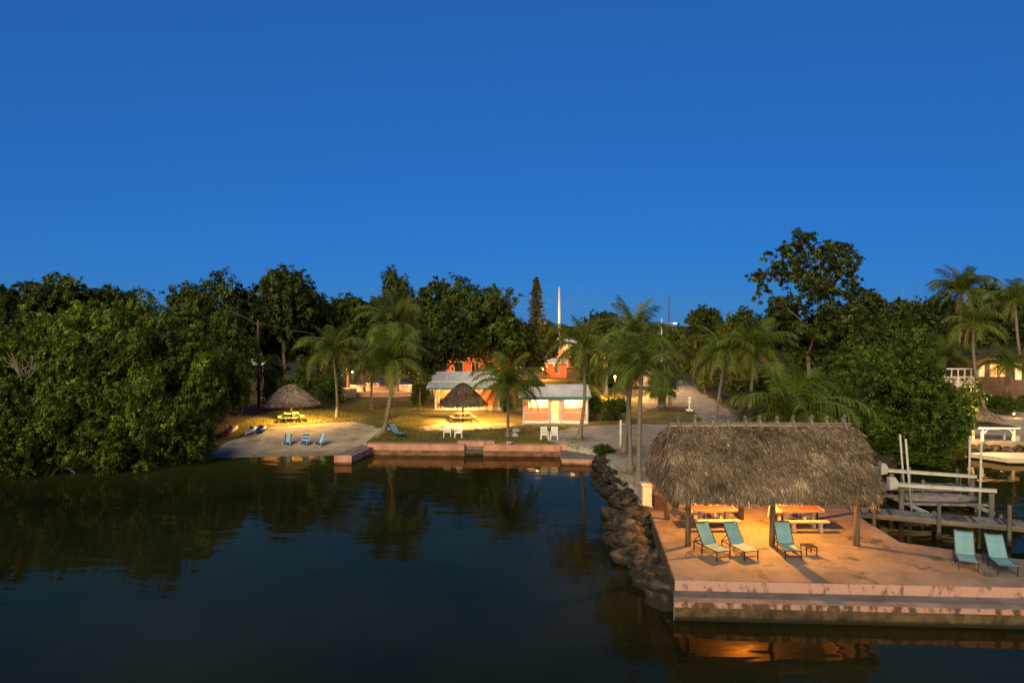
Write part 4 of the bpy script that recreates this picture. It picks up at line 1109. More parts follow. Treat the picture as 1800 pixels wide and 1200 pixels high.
round_hut('round thatched hut with a tall dark cone in front of the pavilion', 'square picnic table under the round hut before the pavilion', 814, 740, 2.0, 3.5, 1.68, M['darktable'], 3300, 43, (1, .5, .11), .8)

# ------------------------------------------------------------------ buildings
def house(name, label, loc, cat='building'): return thing(name, label, cat, loc)
def window(par, x, z, w, h, y, glass, bars=1, frame=None):
    f = MB().box((x, y, z), (w + .12, .06, h + .12)).build('window', frame or M['white'], par)
    MB().box((x, y - .035, z), (w, .02, h)).build('pane', glass, f)
    for i in range(bars): MB().box((x - w/2 + w*(i+1)/(bars+1), y - .05, z), (.05, .02, h)).build('glazing_bar', M['white'], f)
    return f
# porch cottage
q0, q1 = G(919, 745), G(1034, 745)
CW = q1.x - q0.x; ct = house('porch_cottage', 'small coral and white cottage with a brightly lit porch and pale roof', (q0.x, q0.y, .8))
EZ = 2.2
MB().box((CW/2, 3.0, EZ/2 + .05), (CW - .1, 3.4, EZ + .1)).build('wall', M['coral'], ct)
MB().box((CW/2, .65, .06), (CW, 1.5, .12)).build('porch_floor', M['white'], ct)
MB().box((CW/2, .65, EZ + .09), (CW + .2, 1.55, .06)).build('porch_ceiling', M['white'], ct)
for x in (.1, 2.36, 3.36, CW - .1):
    MB().box((x, .02, EZ/2), (.18, .18, EZ)).build('column', M['white'], ct, bevel=.01)
MB().box((CW/2, .02, EZ - .02), (CW, .2, .16)).build('header', M['white'], ct)
def arch(x0, x1, z0, z1, rr_):
    pts = [(x0, z1)] + [(x0 + rr_ - rr_*math.cos(a), z0 + rr_*math.sin(a)) for a in np.linspace(0, math.pi/2, 6)] + [(x1 - rr_ + rr_*math.cos(a), z0 + rr_*math.sin(a)) for a in np.linspace(math.pi/2, 0, 6)] + [(x1, z1)]
    return MB().prism_y(pts, -.06, .09)
arch(2.45, 3.27, EZ - .48, EZ - .08, .36).build('door_arch', M['white'], ct)
arch(3.45, CW - .2, EZ - .38, EZ - .08, .26).build('window_arch', M['white'], ct)
d_ = MB().box((2.86, 1.28, 1.0), (.78, .06, 1.76)).build('door', M['door_lit'], ct); MB().box((2.86, 1.24, .45), (.55, .03, .5)).build('panel', M['white'], d_); MB().box((3.16, 1.23, 1.0), (.05, .04, .14)).build('handle', M['black'], d_)
for x0, x1 in ((.55, 2.2), (3.75, 5.25)):
    window(ct, (x0+x1)/2, 1.62, x1-x0, .6, 1.27, M['window_lit'], 1)
for x0, x1 in ((.2, 2.27), (3.45, CW - .2)):
    rl = MB().bar((x0, .02, .98), (x1, .02, .98), .07, .06).build('railing', M['white'], ct)
    MB().bar((x0, .02, .24), (x1, .02, .24), .05, .05).build('bottom_rail', M['white'], rl)
    n = int((x1 - x0) / .15)
    for i in range(1, n): MB().bar((x0 + (x1-x0)*i/n, .02, .25), (x0 + (x1-x0)*i/n, .02, .96), .03).build('baluster', M['white'], rl)
MB().prism_x([(-.35, EZ + .13), (-.35, EZ + .2), (2.0, EZ + .92), (3.0, EZ + 1.0), (5.0, EZ + .85), (5.0, EZ + .13)], 2.2, CW + .25).build('roof', M['membrane'], ct, bevel=.08)
MB().prism_x([(-.35, EZ + .13), (-.35, EZ + .2), (1.7, EZ + .72), (5.0, EZ + .6), (5.0, EZ + .13)], -.35, 2.19).build('roof', M['membrane'], ct, bevel=.05)
MB().box((CW/2 - .05, -.37, EZ + .13), (CW + .56, .03, .14)).build('fascia', M['teal'], ct)
for x in (1.3, 4.4):
    MB().tube([(x, .75, EZ + .05), (x, .75, EZ - .02), (x, .75, EZ - .1)], [.06,.09,.06], 8).build('porch_lamp', M['bulb'], ct)
    lamp(ct, (x, .6, EZ - .22), 150, (1, .62, .26), .08)
# metal-roofed pavilion
q0, q1 = G(764, 721), G(878, 721)
PW = q1.x - q0.x; pv = house('open_pavilion', 'open coral pavilion with white posts, teal fascia and grey metal roof', (q0.x, q0.y, .8), 'pavilion')
PE = 2.15
MB().box((PW/2, 1.6, .04), (PW + .3, 4.2, .08)).build('floor', M['patio'], pv)
MB().box((PW/2, 3.6, PE/2 + .1), (PW, .15, PE + .2)).build('back_wall', M['coral'], pv)
for x in (.12, PW - .12): MB().box((x, 2.6, PE/2), (.15, 2.0, PE)).build('side_wall', M['coral'], pv)
for x in (.1, PW*.36, PW*.68, PW - .1):
    MB().box((x, 0, PE/2), (.16, .16, PE)).build('post', M['white'], pv)
    for s in (-1, 1):
        if 0 < x + s*.75 < PW: MB().bar((x, 0, PE - .75), (x + s*.75, 0, PE - .05), .1).build('brace', M['white'], pv)
MB().box((PW/2, 0, PE + .02), (PW, .14, .16)).build('header', M['white'], pv)
rf = MB().prism_x([(-1.0, PE + .1), (-1.0, PE + .17), (1.2, PE + .62), (1.2, PE + .55)], -.75, PW + .5).build('lower_roof', M['metal_roof'], pv)
rf2 = MB().prism_x([(1.1, PE + .6), (1.1, PE + .69), (3.2, PE + 1.55), (5.2, PE + .6), (5.2, PE + .52), (3.2, PE + 1.45)], -.45, PW + .4).build('roof', M['metal_roof'], pv)
for i in range(14):
    x = -.4 + i * (PW + .7) / 13
    MB().bar((x, 1.12, PE + .72), (x, 3.2, PE + 1.58), .035, .03).build('seam', M['metal_roof'], rf2); MB().bar((x, -.98, PE + .19), (x, 1.15, PE + .635), .035, .03).build('seam', M['metal_roof'], rf)
MB().box((PW/2 - .12, -1.02, PE + .12), (PW + 1.28, .03, .16)).build('fascia', M['teal'], pv)
MB().tube([(PW*.4, 1.3, PE + .1), (PW*.4, 1.3, PE), (PW*.4, 1.3, PE - .08)], [.06, .09, .05], 8).build('ceiling_lamp', M['bulb'], pv)
lamp(pv, (PW*.4, 1.2, PE - .25), 1500, (1, .48, .14), .08)
q = Vector((q0.x + 1.4, q0.y + 1.6, .88))
gt = thing('serving_table', 'white table inside the coral pavilion', 'table', q)
MB().box((0, 0, .75), (1.5, .7, .05)).build('tabletop', M['white_plastic'], gt)
for sx in (-1, 1):
    for sy in (-1, 1): MB().bar((sx*.68, sy*.3, 0), (sx*.68, sy*.3, .73), .05).build('leg', M['white_plastic'], gt)
gb = thing('barbecue_grill', 'black barbecue grill standing at the left in the coral pavilion', 'grill', (q0.x + .75, q0.y + .5, .88))
MB().box((0, 0, .75), (.55, .4, .2)).build('firebox', M['black'], gb); MB().prism_x([(-.2, .86), (.2, .86), (.17, 1.0), (.05, 1.08), (-.05, 1.08), (-.17, 1.0)], -.27, .27).build('hood', M['black'], gb)
for sx in (-1, 1):
    for sy in (-1, 1): MB().bar((sx*.23, sy*.15, 0), (sx*.23, sy*.15, .66), .03).build('leg', M['black'], gb)
# long coral building behind
def block(name, label, x0, x1, Y, ztop, depth, wall, roofm, wins, cat='building', base=.8, overh=.4, pitch=.7, glass=None):
    a, b = P(x0, 600, Y).x, P(x1, 600, Y).x; w = b - a
    t = house(name, label, (a, Y, base), cat); h = ztop - base
    MB().box((w/2, depth/2, h/2), (w, depth, h)).build('wall', wall, t)
    MB().add([(-overh, -overh, h+.02), (w+overh, -overh, h+.02), (w+overh, depth+overh, h+.02), (-overh, depth+overh, h+.02),
              (min(w*.3, 1.5), depth/2, h+pitch), (w-min(w*.3, 1.5), depth/2, h+pitch)], [(3,2,1,0),(0,1,5,4),(1,2,5),(2,3,4,5),(3,0,4)]).build('roof', roofm, t)
    MB().box((w/2, -overh - .015, h + .0), (w + 2*overh, .03, .14)).build('fascia', M['white'], t)
    for wx, wz, ww, wh in wins: window(t, wx, wz, ww, wh, -.03, glass or M['glass'])
    return t
lt = block('long_coral_building', 'long coral building with dark windows behind the metal-roofed pavilion', 785, 905, 92, 5.0, 6, M['coral'], M['metal_roof'], [(1.6, 2.9, 1.1, 1.5), (3.8, 2.9, .9, 1.5), (5.6, 2.9, 1.1, 1.5), (7.6, 2.9, .9, 1.5)])
block('small_coral_building', 'small square coral building with one tall window and pale roof', 962, 996, 112, 3.2, 3.2, M['coral'], M['metal_roof'], [(1.6, 1.35, .5, 1.2)])
block('pink_upstairs_house', 'lit pink two-storey house showing between trees left of the small building', 868, 908, 128, 5.9, 6, M['pinkwall'], M['metal_roof'], [(1.2, 4.0, .9, 1.2), (3.0, 4.0, .9, 1.2)], glass=M['window_warm'])
block('far_pink_house', 'lit pink two-storey house with white roof behind the small coral building', 938, 1018, 138, 5.8, 8, M['pinkwall'], M['white'], [(3.0, 4.2, 1.4, .9), (6.5, 4.2, .9, 1.2)], glass=M['window_warm'])
# building behind sabal: pale wall lit yellow
block('pale_lit_house', 'pale lamplit house half hidden behind the fan palm', 1098, 1150, 96, 3.4, 5, M['pinkstone'], M['metal_roof'], [(1.0, 1.4, .8, 1.1)], glass=M['window_warm'])
sh = thing('shed_roof', 'grey metal shed roof on posts in the dark left of the wooden pole', 'shed', P(428, 640, 76)); sh.location.z = .8
MB().add([(0,0,4.2),(2.2,0,4.2),(2.2,2,4.7),(0,2,4.7),(0,0,4.28),(2.2,0,4.28),(2.2,2,4.78),(0,2,4.78)], [(3,2,1,0),(4,5,6,7),(0,1,5,4),(1,2,6,5),(2,3,7,6),(3,0,4,7)]).build('roof', M['metal_roof'], sh)
for x in (.1, 2.1):
    for y in (.1, 1.9): MB().bar((x, y, 0), (x, y, 4.2 + y*.24), .1).build('post', M['wood'], sh)
# house at far right
q0 = P(1662, 600, 74); hr = thing('garden_house', 'house with grey railed terrace and warm lit windows at far right', 'house', (q0.x, 74, .8))
MB().box((1.7, .2, 2.5), (3.6, .3, 1.2)).build('terrace_wall', M['pinkstone'], hr)
for x in (0, .7, 1.4, 2.1, 2.8, 3.5): MB().bar((x, 0, 1.4), (x, 0, 3.9), .09).build('rail_post', M['white'], hr)
MB().bar((-.1, 0, 3.9), (3.9, 0, 3.9), .12).build('top_rail', M['white'], hr)
MB().box((8.5, 4, 2.6), (8.5, 5, 5.2)).build('wall', mat('brown_wall', (.2,.12,.07), .8, .15, 2), hr)
MB().add([(3.6,.9,5.1),(13.5,.9,5.1),(13.5,7,5.1),(3.6,7,5.1),(5,4,5.9),(12,4,5.9)], [(3,2,1,0),(0,1,5,4),(1,2,5),(2,3,4,5),(3,0,4)]).build('roof', mat('dark_shingle', (.05,.042,.036), .9, .2, 4), hr)
for x, w in ((4.9, .5), (6.2, .7), (7.1, .7), (8.9, .6), (10.3, .8)): window(hr, x, 3.6, w, 1.25 if x < 8 else 1.9, 1.45, M['window_warm'] if x != 8.9 else M['window_lit'])
lamp(hr, (6.6, .6, 4.6), 70, (1, .42, .1), .1)

# ------------------------------------------------------------------ back patio behind the lawn
q0, q1 = G(622, 697), G(730, 697)
w_ = thing('garden_wall', 'low coral retaining wall along the lit patio behind the lawn', 'wall', (q0.x, q0.y, .75))
MB().box(((q1.x-q0.x)/2, .15, .25), (q1.x-q0.x, .3, .55)).build('wall', M['pinkwall'], w_); MB().box(((q1.x-q0.x)/2, .15, .55), (q1.x-q0.x+.1, .4, .07)).build('coping', M['pinkstone'], w_)
q = G(600, 698)
w_ = thing('stone_wall', 'short grey stone wall left of the lit patio', 'wall', (q.x, q.y, .75))
rr = random.Random(2)
for row in range(4):
    for i in range(7): MB().box((i*.27 + (row % 2)*.1, rr.uniform(-.03,.03), .15 + row*.26), (.25, .4, .24), rr.uniform(-.05,.05)).build('stone', M['stone'], w_, bevel=.03)
def wood_table(label, px, py, rz=0):
    q = G(px, py); t = thing('picnic_table', label, 'picnic table', (q.x, q.y, .8), rz, 'white picnic tables on the lit patio')
    for i in range(4): MB().box((0, -.3 + i*.2, .74), (1.8, .18, .04)).build('tabletop_plank', M['white'], t)
    for s in (-1, 1):
        MB().box((0, s*.72, .44), (1.8, .26, .04)).build('bench', M['white'], t)
        MB().bar((s*.65, -.7, 0), (s*.65, -.25, .72), .09).bar((s*.65, .7, 0), (s*.65, .25, .72), .09).bar((s*.65, -.8, .4), (s*.65, .8, .4), .09).build('leg', M['white'], t)
wood_table('white picnic table at the left of the lit patio', 628, 688, .1); wood_table('white picnic table right of the tall palms on the lit patio', 712, 687, -.1); wood_table('white picnic table at the centre of the lit patio', 655, 684, .2)
def post_lamp(label, px, py, h, power, col=(1, .5, .14), group='lit garden lamps', globe=.08, base=.8, Y=None):
    q = G(px, py, base) if Y is None else P(px, py, Y)
    t = thing('garden_lamp', label, 'lamp', (q.x, q.y, base), 0, group)
    MB().tube([(0,0,0),(0,0,h)], .04, 6).build('pole', M['black'], t); MB().tube([(0,0,h),(0,0,h+globe*.5),(0,0,h+globe),(0,0,h+globe*1.6),(0,0,h+globe*2)], [globe*.3, globe*.8, globe, globe*.8, globe*.2], 10).build('globe', M['bulb'], t, True)
    lamp(t, (0, -globe*2.2, h + globe), power, col, .1)
    return t
tree('round', 1062, 87, 628, 22, 'yellow-lit small tree just left of the glowing pole lamp', 'lamplit shrubs around the pole lamp')
tree('round', 1102, 88, 622, 26, 'yellow-lit small tree just right of the glowing pole lamp', 'lamplit shrubs around the pole lamp')
tree('bush', 1082, 90, 640, 24, 'lamplit shrub directly behind the glowing pole lamp', 'lamplit shrubs around the pole lamp')
tree('bush', 1040, 92, 640, 22, 'lamplit shrub between curved palm and glowing pole lamp', 'lamplit shrubs around the pole lamp')
post_lamp('lamp on a pole lighting the trees left of the palm cluster', 1081, 686, 2.35, 3000, Y=81, globe=.16)
post_lamp('lamp glowing behind the palms on the lit patio', 620, 684, 2.2, 1800, (1, .42, .1))
post_lamp('lamp in the bushes right of the tall lawn palms', 740, 686, 2.4, 1300, (1, .45, .12))
post_lamp('lamp beside the long coral building', 835, 668, 1.6, 550, (1, .4, .1), Y=88)
post_lamp('small lamp left of the small coral building', 955, 660, 1.6, 1300, (1, .4, .1), Y=108)
post_lamp('lamp hidden behind the fan palm on the driveway', 1140, 690, 2.0, 1700, (1, .6, .2), Y=90)
post_lamp('lamp near the lit pink upstairs wall', 888, 640, 3.2, 3000, (1, .42, .12), Y=122, globe=.08)
post_lamp('lamp before the far pink house', 968, 640, 3.4, 3200, (1, .5, .16), Y=130, globe=.08)
post_lamp('low path lamp in the right-hand garden', 1782, 735, .35, 30, (1, .45, .12), globe=.08)
post_lamp('low path lamp beneath the terrace at far right', 1708, 712, .4, 60, (1, .4, .1), globe=.08)
post_lamp('lamp lighting the canal-side patio at far right', 1700, 782, 2.2, 900, (1, .55, .18), globe=.08)
# string lights
q = G(930, 668); t = thing('string_lights', 'string of small warm bulbs hanging left of the small coral building', 'string lights', (q.x, 105, .8))
MB().tube([(-3.5,0,2.6),(-1.5,0,2.2),(0,0,2.0),(2,0,2.1),(4.5,0,2.6)], .012, 4).build('wire', M['black'], t)
for i in range(8):
    x = -3.3 + i * 1.0; z = 2.0 + .05 * (x - .3) ** 2
    MB().tube([(x,0,z),(x,0,z-.05),(x,0,z-.12)], [.03,.07,.03], 6).build('bulb', M['bulb'], t)

# ------------------------------------------------------------------ poles and wires
q = P(983, 504, 170)
up = thing('utility_pole', 'tall pale concrete utility pole beside the conifer', 'utility pole', (q.x, 170, .8)); H_ = q.z - .8
MB().tube([(0,0,0),(0,0,H_*.72),(0,0,H_)], [.38,.3,.2], 10).build('shaft', M['polewhite'], up, True)
for i, py in enumerate((506, 524, 529.5, 538, 566, 572, 579)):
    z = P(983, py, 170).z - .8; MB().bar((0, -.25, z), (0, .25, z), .12).build('crossarm', M['polewood'], up)
    pts = [(-60 + k * 20, -.27, z - .9 + .9 * ((k - 3) / 3) ** 2 * .0 + .0009 * (k*20 - 60) ** 2 * (-.2) + .9) for k in range(7)]
    MB().tube(pts, .011, 4).build('wire', M['wire'], up)
lp = lamp(None, P(978, 575, 160), 9000, (1, .6, .2), .2, 'street_light')
sl = thing('street_lamp', 'street lamp glowing at the foot of the pale utility pole', 'street lamp', (lp.location.x, 160, .8))
MB().tube([(0,.3,0),(0,.3,lp.location.z - .8 + .3),(0,-.2,lp.location.z - .8 + .4)], .07, 6).build('pole', M['polewhite'], sl); MB().box((0,-.25,lp.location.z-.8+.32), (.3,.5,.12)).build('head', M['bulb'], sl)
lp.location = (0, -.3, lp.location.z - .8); lp.parent = sl
tree('round', 978, 158, 588, 20, 'treetop glowing yellow at the foot of the pale utility pole')
q = P(1176, 518, 190)
p2 = thing('utility_pole', 'slim dark utility pole above the end of the driveway', 'utility pole', (q.x, 190, .8)); MB().tube([(0,0,0),(0,0,q.z-.8)], [.22,.14], 8).build('shaft', M['polewood'], p2)
q = P(1163, 560, 150)
p3 = thing('street_lamp', 'street lamp with a curved arm at the end of the driveway', 'street lamp', (q.x, 150, .8)); hh = q.z - .8
MB().tube([(0,0,0),(0,0,hh)], [.2,.14], 8).build('pole', M['polewhite'], p3); MB().tube([(0,0,hh-1.8),(1,0,hh-2.2+1),(1.8,0,hh-1.9+.9),(2.6,0,hh-1.9+.9)], .05, 6).build('arm', M['polewhite'], p3); MB().box((2.9,0,hh-1.0), (.7,.3,.14)).build('head', M['bulb'], p3)
q = P(455, 562, 71); b = G(455, 718)
wp = thing('wooden_pole', 'brown wooden utility pole at the edge of the left wood', 'utility pole', (b.x, b.y, .75)); hh = P(455, 562, b.y).z - .75
MB().tube([(0,0,-.1),(0.02,0,hh*.5),(0,0,hh)], [.17,.15,.12], 9).build('shaft', M['polewood'], wp, True)
MB().tube([(0,0,hh-.3),(2.5,1.5,hh-1.0),(5,3,hh-1.5)], .015, 4).build('wire', M['wire'], wp); MB().tube([(0,0,hh-.5),(-2,1.5,hh+.3),(-4,3,hh+1)], .015, 4).build('wire', M['wire'], wp)
q = P(1588, 508, 200); m1 = thing('antenna_mast', 'thin antenna mast on the skyline right of the tall sparse tree', 'mast', (q.x, 200, .8)); MB().tube([(0,0,0),(0,0,q.z-.8)], .08, 5).build('mast', M['wire'], m1); MB().bar((-.5,0,q.z-2.5),(.5,0,q.z-2.5),.08).build('crossarm', M['wire'], m1)

# ------------------------------------------------------------------ lawn and beach things
gk = 'kayaks on the beach'
def kayak(label, a, b, w, hull, nose, h=.36):
    def onland(p):
        q = G(*p, .55)
        for _ in range(4): q = G(*p, float(height(np.array([q.x]), np.array([q.y]))[0]))
        return q
    a = onland(a); b = onland(b); d = (b - a); L = min(d.length, 3.1); rz = math.atan2(d.y, d.x)
    t = thing('kayak', label, 'kayak', (a.x, a.y, a.z + .04), rz, gk); t.rotation_euler = (0, -math.atan2(d.z, math.hypot(d.x, d.y)), rz)
    def hullm(s0, s1, n=9):
        mb = MB(); vs, fs = [], []; N = 10
        for i in range(n):
            s = s0 + (s1 - s0) * i / (n - 1); k = max(.03, math.sin(math.pi * min(max(s, 0.0), 1)) ** .6)
            for j in range(N):
                an = 2 * math.pi * j / N; vs.append((s * L, math.cos(an) * w/2 * k, h/2 + math.sin(an) * h/2 * (.45 + .55*k)))
        for i in range(n - 1):
            for j in range(N): fs.append((i*N+j, i*N+(j+1)%N, i*N+N+(j+1)%N, i*N+N+j))
        fs += [tuple(range(N-1, -1, -1)), tuple(range((n-1)*N, n*N))]
        return mb.add(vs, fs)
    hullm(.3, 1.0).build('hull', hull, t, True); hullm(0, .302).build('bow', nose, t, True)
    MB().tube([(L*.45, 0, h*.99), (L*.55, 0, h*1.02), (L*.66, 0, h*.99)], [.05, w*.22, .05], 8).build('cockpit', M['black'], t)
    return t
kayak('upturned cream kayak with a red bow at the left of the beach', (390, 769), (425, 750), .75, M['cream'], M['red'])
kayak('pale blue and white kayak beside the blue one on the beach', (432, 767), (450, 755), .7, M['boatwhite'], M['boatwhite'])
kayak('dark blue kayak at the right of the three on the beach', (451, 764), (466, 754), .75, M['boatblue'], M['boatblue'])
pd = thing('paddles', 'two long yellow poles leaning in the mangrove edge', 'poles', G(424, 727)); 
for dx, dz in ((.35, 2.1), (.65, 1.75)): MB().tube([(0,0,-.05),(dx,.2,dz)], .03, 6).build('pole', M['yellow'], pd)
def beach_chair(label, px, py, rz, stripes):
    q = G(px, py, .3); z = float(height(np.array([q.x]), np.array([q.y]))[0]) + .015
    t = thing('beach_chair', label, 'beach chair', (q.x, q.y, z), rz, 'blue striped beach chairs on the sand')
    w = .56
    fr = MB()
    for s in (-1, 1):
        fr.tube([(s*w/2, -.32, 0), (s*w/2, -.3, .34), (s*w/2, .3, .36)], .016, 6).tube([(s*w/2, .25, 0), (s*w/2, -.3, .22)], .016, 6).tube([(s*w/2, .12, .2), (s*w/2, .45, .8)], .016, 6)
    fr.tube([(-w/2, -.32, .02), (w/2, -.32, .02)], .016, 6).tube([(-w/2, .45, .8), (w/2, .45, .8)], .016, 6).build('frame', M['alu'], t, True)
    n = 5
    for i in range(n):
        if stripes == 'v':
            x = (-.5 + (i + .5) / n) * (w - .04); ww = (w - .04) / n * .97
            MB().add([(x-ww/2, .12, .22), (x+ww/2, .12, .22), (x+ww/2, .44, .78), (x-ww/2, .44, .78), (x-ww/2, .135, .2), (x+ww/2, .135, .2), (x+ww/2, .455, .76), (x-ww/2, .455, .76)], [(0,1,2,3),(7,6,5,4),(0,4,5,1),(1,5,6,2),(2,6,7,3),(3,7,4,0)]).build('back_stripe', M['blue'] if i in (0, 4) else M['skyblue'], t)
        else:
            y0, y1 = .12 + .32*i/n, .12 + .32*(i+.9)/n; z0, z1 = .22 + .56*i/n, .22 + .56*(i+.9)/n; a = w/2 - .02
            MB().add([(-a, y0, z0), (a, y0, z0), (a, y1, z1), (-a, y1, z1), (-a, y0+.015, z0-.02), (a, y0+.015, z0-.02), (a, y1+.015, z1-.02), (-a, y1+.015, z1-.02)], [(0,1,2,3),(7,6,5,4),(0,4,5,1),(1,5,6,2),(2,6,7,3),(3,7,4,0)]).build('back_stripe', M['blue'] if i % 2 == 0 else M['skyblue'], t)
    MB().box((0, -.1, .2), (w - .03, .44, .02)).build('seat', M['blue'], t)
beach_chair('left blue and aqua striped beach chair on the sand', 505, 782, .05, 'v'); beach_chair('middle beach chair with horizontal blue stripes on the sand', 535, 782, -.06, 'h'); beach_chair('right beach chair turned sideways on the sand', 562, 782, -.35, 'v')
gc = 'white plastic chairs on the shore'
for px, py, rz, rb, lb in ((786, 768, .1, False, 'left white slatted chair of the pair on the lawn before the round hut'), (806, 769, -.1, True, 'white round-backed chair of the pair on the lawn before the round hut'),
                       (957, 773, .12, False, 'left white slatted chair of the pair in front of the porch cottage'), (974, 773, -.15, False, 'right white slatted chair of the pair in front of the porch cottage')):
    q = G(px, py); slat_chair('garden_chair', lb, 'chair', (q.x, q.y, .79), rz, gc, h=.95, round_back=rb)
gk = 'pale rocks around the lawn palm'
for i, (px, py, s_, lb) in enumerate(((903, 766, .85, 'large pale rock beside the palm trunk before the cottage'), (896, 779, .55, 'small pale rock near the sea wall below the lawn palm'), (908, 758, .7, 'pale rock behind the largest one at the lawn palm'), (912, 748, .5, 'pale rock nearest the porch cottage corner'))):
    q = G(px, py); me = BOULD[i].copy(); me.materials.clear(); me.materials.append(M['palerock']); o = link('rock', me); o.location = (q.x, q.y, .85); o.scale = (s_, s_, s_*.8); tag(o, lb, 'rock', gk)
q = G(1091, 795); wpst = thing('white_post', 'plain white standpipe post in the sand beside the palm cluster', 'post', (q.x, q.y, .78))
MB().tube([(0,0,-.1),(0,0,2.15),(0,0,2.22)], [.075,.07,.05], 10).build('shaft', M['white'], wpst, True); MB().tube([(0,0,1.95),(.22,0,1.98),(.3,0,1.9)], .025, 6).build('spout', M['alu'], wpst)
q = G(1212, 722); ws = thing('garden_ornament', 'white ornament of two round discs on a stem and square base', 'ornament', (q.x, q.y, .78))
MB().box((0,0,.1), (.62,.5,.2)).build('base', M['white'], ws, bevel=.03); MB().tube([(0,0,.2),(0,0,.85)], [.09,.07], 8).build('stem', M['white'], ws)
for z, r_ in ((.9, .19), (1.25, .2)):
    MB().tube([(0,-.1,z),(0,-.06,z),(0,.06,z),(0,.1,z)], [r_*.8,r_,r_,r_*.8], 14).build('disc', M['white'], ws)

# ------------------------------------------------------------------ docks and boat lift at the right
dz = .82
a0, a1 = Vector((14.9, 31.95, dz)), Vector((24.5, 28.2, dz)); b0 = Vector((15.4, 33.15, dz))
dk = thing('boardwalk', 'grey plank boardwalk on pilings from the deck along the canal', 'dock', (a0.x, a0.y, 0))
d = (a1 - a0).normalized(); nrm = Vector((-d.y, d.x, 0)); L_ = (a1 - a0).length; w_ = 1.15
n = int(L_ / .155); rr = random.Random(4)
ang = math.atan2(d.y, d.x)
for i in range(n):
    c = d * (i + .5) * .155 + nrm * (w_/2 + rr.uniform(-.03, .03)) + Vector((0, 0, dz + rr.uniform(-.008, .012)))
    MB().box(c, (.138, w_ + rr.uniform(-.05, .06), .04), ang + rr.uniform(-.02, .02)).build('plank', M['plank'] if rr.random() < .65 else M['plank2'], dk)
for o_ in (.02, w_ - .05):
    MB().bar(d*.1 + nrm*o_ + Vector((0,0,dz-.14)), d*L_ + nrm*o_ + Vector((0,0,dz-.12)), .06, .15).build('beam', M['beam'], dk)
MB().bar(d*.1 + nrm*-.03 + Vector((0,0,dz-.05)), d*L_ + nrm*-.03 + Vector((0,0,dz-.05)), .03, .16).build('fascia_board', M['beam'], dk)
for s, o_, top in ((1.7,-.12,1.55),(1.7,w_+.1,.9),(4.25,-.12,1.6),(4.3,w_+.1,.9),(6.85,-.12,1.75),(6.9,w_+.1,1.0),(9.2,-.12,.7),(9.3,w_+.1,.8)):
    c = d*s + nrm*o_; MB().tube([(c.x,c.y,-1.5),(c.x+.02,c.y,.3),(c.x,c.y,top)], [.095,.085,.08], 8).build('piling', M['pile'], dk, True)
# finger pier behind
fp = thing('finger_pier', 'short grey plank pier behind the boat lift', 'dock', (19.0, 37.0, 0))
for i in range(26):
    MB().box((i*.2, .0 + rr.uniform(-.03,.03) + i*-.02, .9 + rr.uniform(-.01,.01)), (.17, 1.0, .04), rr.uniform(-.03,.03)).build('plank', M['plank'] if i % 3 else M['plank2'], fp)
for y in (-.48, .48): MB().bar((0, y, .78), (5.1, y - .5, .78), .07, .2).build('beam', M['beam'], fp)
for x, y in ((.2,-.6),(.2,.6),(2.6,-.85),(2.6,.4),(5,-1.05),(5,.1)): MB().tube([(x,y,-1.5),(x,y,1.3 if y < 0 else 1.7)], .085, 8).build('piling', M['pile'], fp, True)
# boat lift
bl = thing('boat_lift', 'boat lift with two long white beams on pilings and white guide poles', 'boat lift', (21, 35.4, 0))
o_ = bl.location
ends = []
for (p0, p1, Y0, Y1, zz) in (((1575, 851), (1752, 862), 33.6, 33.2, 1.62), ((1558, 826), (1717, 837), 37.5, 37.1, 1.62)):
    a = G(p0[0], p0[1], zz) - o_; b = G(p1[0], p1[1], zz) - o_
    bm = MB().bar(a + Vector((0,0,.07)), b + Vector((0,0,.06)), .12, .025).bar(a - Vector((0,0,.08)), b - Vector((0,0,.08)), .12, .025).bar(a - Vector((0,0,.01)), b - Vector((0,0,.01)), .035, .12).build('lift_beam', M['galv'], bl)
    e = (b - a).normalized()
    MB().prism_y([(-.16,-.28),(.2,-.22),(.26,.1),(.1,.34),(-.2,.3)], -.16, .16).build('motor_cover', M['pvc'], bl, bevel=.03).location = a - e*.18 + Vector((0,0,.03))
    for q in (a + e*.25, b - e*.2):
        MB().tube([(q.x,q.y,-1.6-o_.z),(q.x,q.y,zz-.15)], .12, 10).build('piling', M['pile'], bl, True)
    ends.append((a, b))
for (pt, pb, Yp) in (((1582, 763), (1590, 868), 36.8), ((1592, 771), (1602, 897), 34.6), ((1705, 766), (1703, 890), 36.4), ((1725, 777), (1722, 908), 33.9)):
    t_ = P(*pt, Yp) - o_; b = P(*pb, Yp) - o_
    MB().tube([b, t_], .055, 8).build('guide_pole', M['pvc'], bl, True)
for yy, zz in ((34.7, .42), (36.3, .42)):
    MB().bar(Vector((19.6, yy, zz)) - o_, Vector((24.0, yy - .3, zz)) - o_, .12, .12).build('bunk', M['plank'], bl)
for xx in (20.2, 23.4): MB().bar(Vector((xx, 33.4, .28)) - o_, Vector((xx, 37.2, .28)) - o_, .12, .14).build('cradle_beam', M['alu'], bl)
for a, b in ends:
    for q in (a.lerp(b, .17), a.lerp(b, .83)): MB().tube([(q.x,q.y,q.z-.1),(q.x,q.y,.3)], .012, 4).build('cable', M['wire'], bl)
sk = thing('rowing_boat', 'grey upturned low skiff on the lift bunks', 'boat', (20.0, 35.2, .48), -.06)
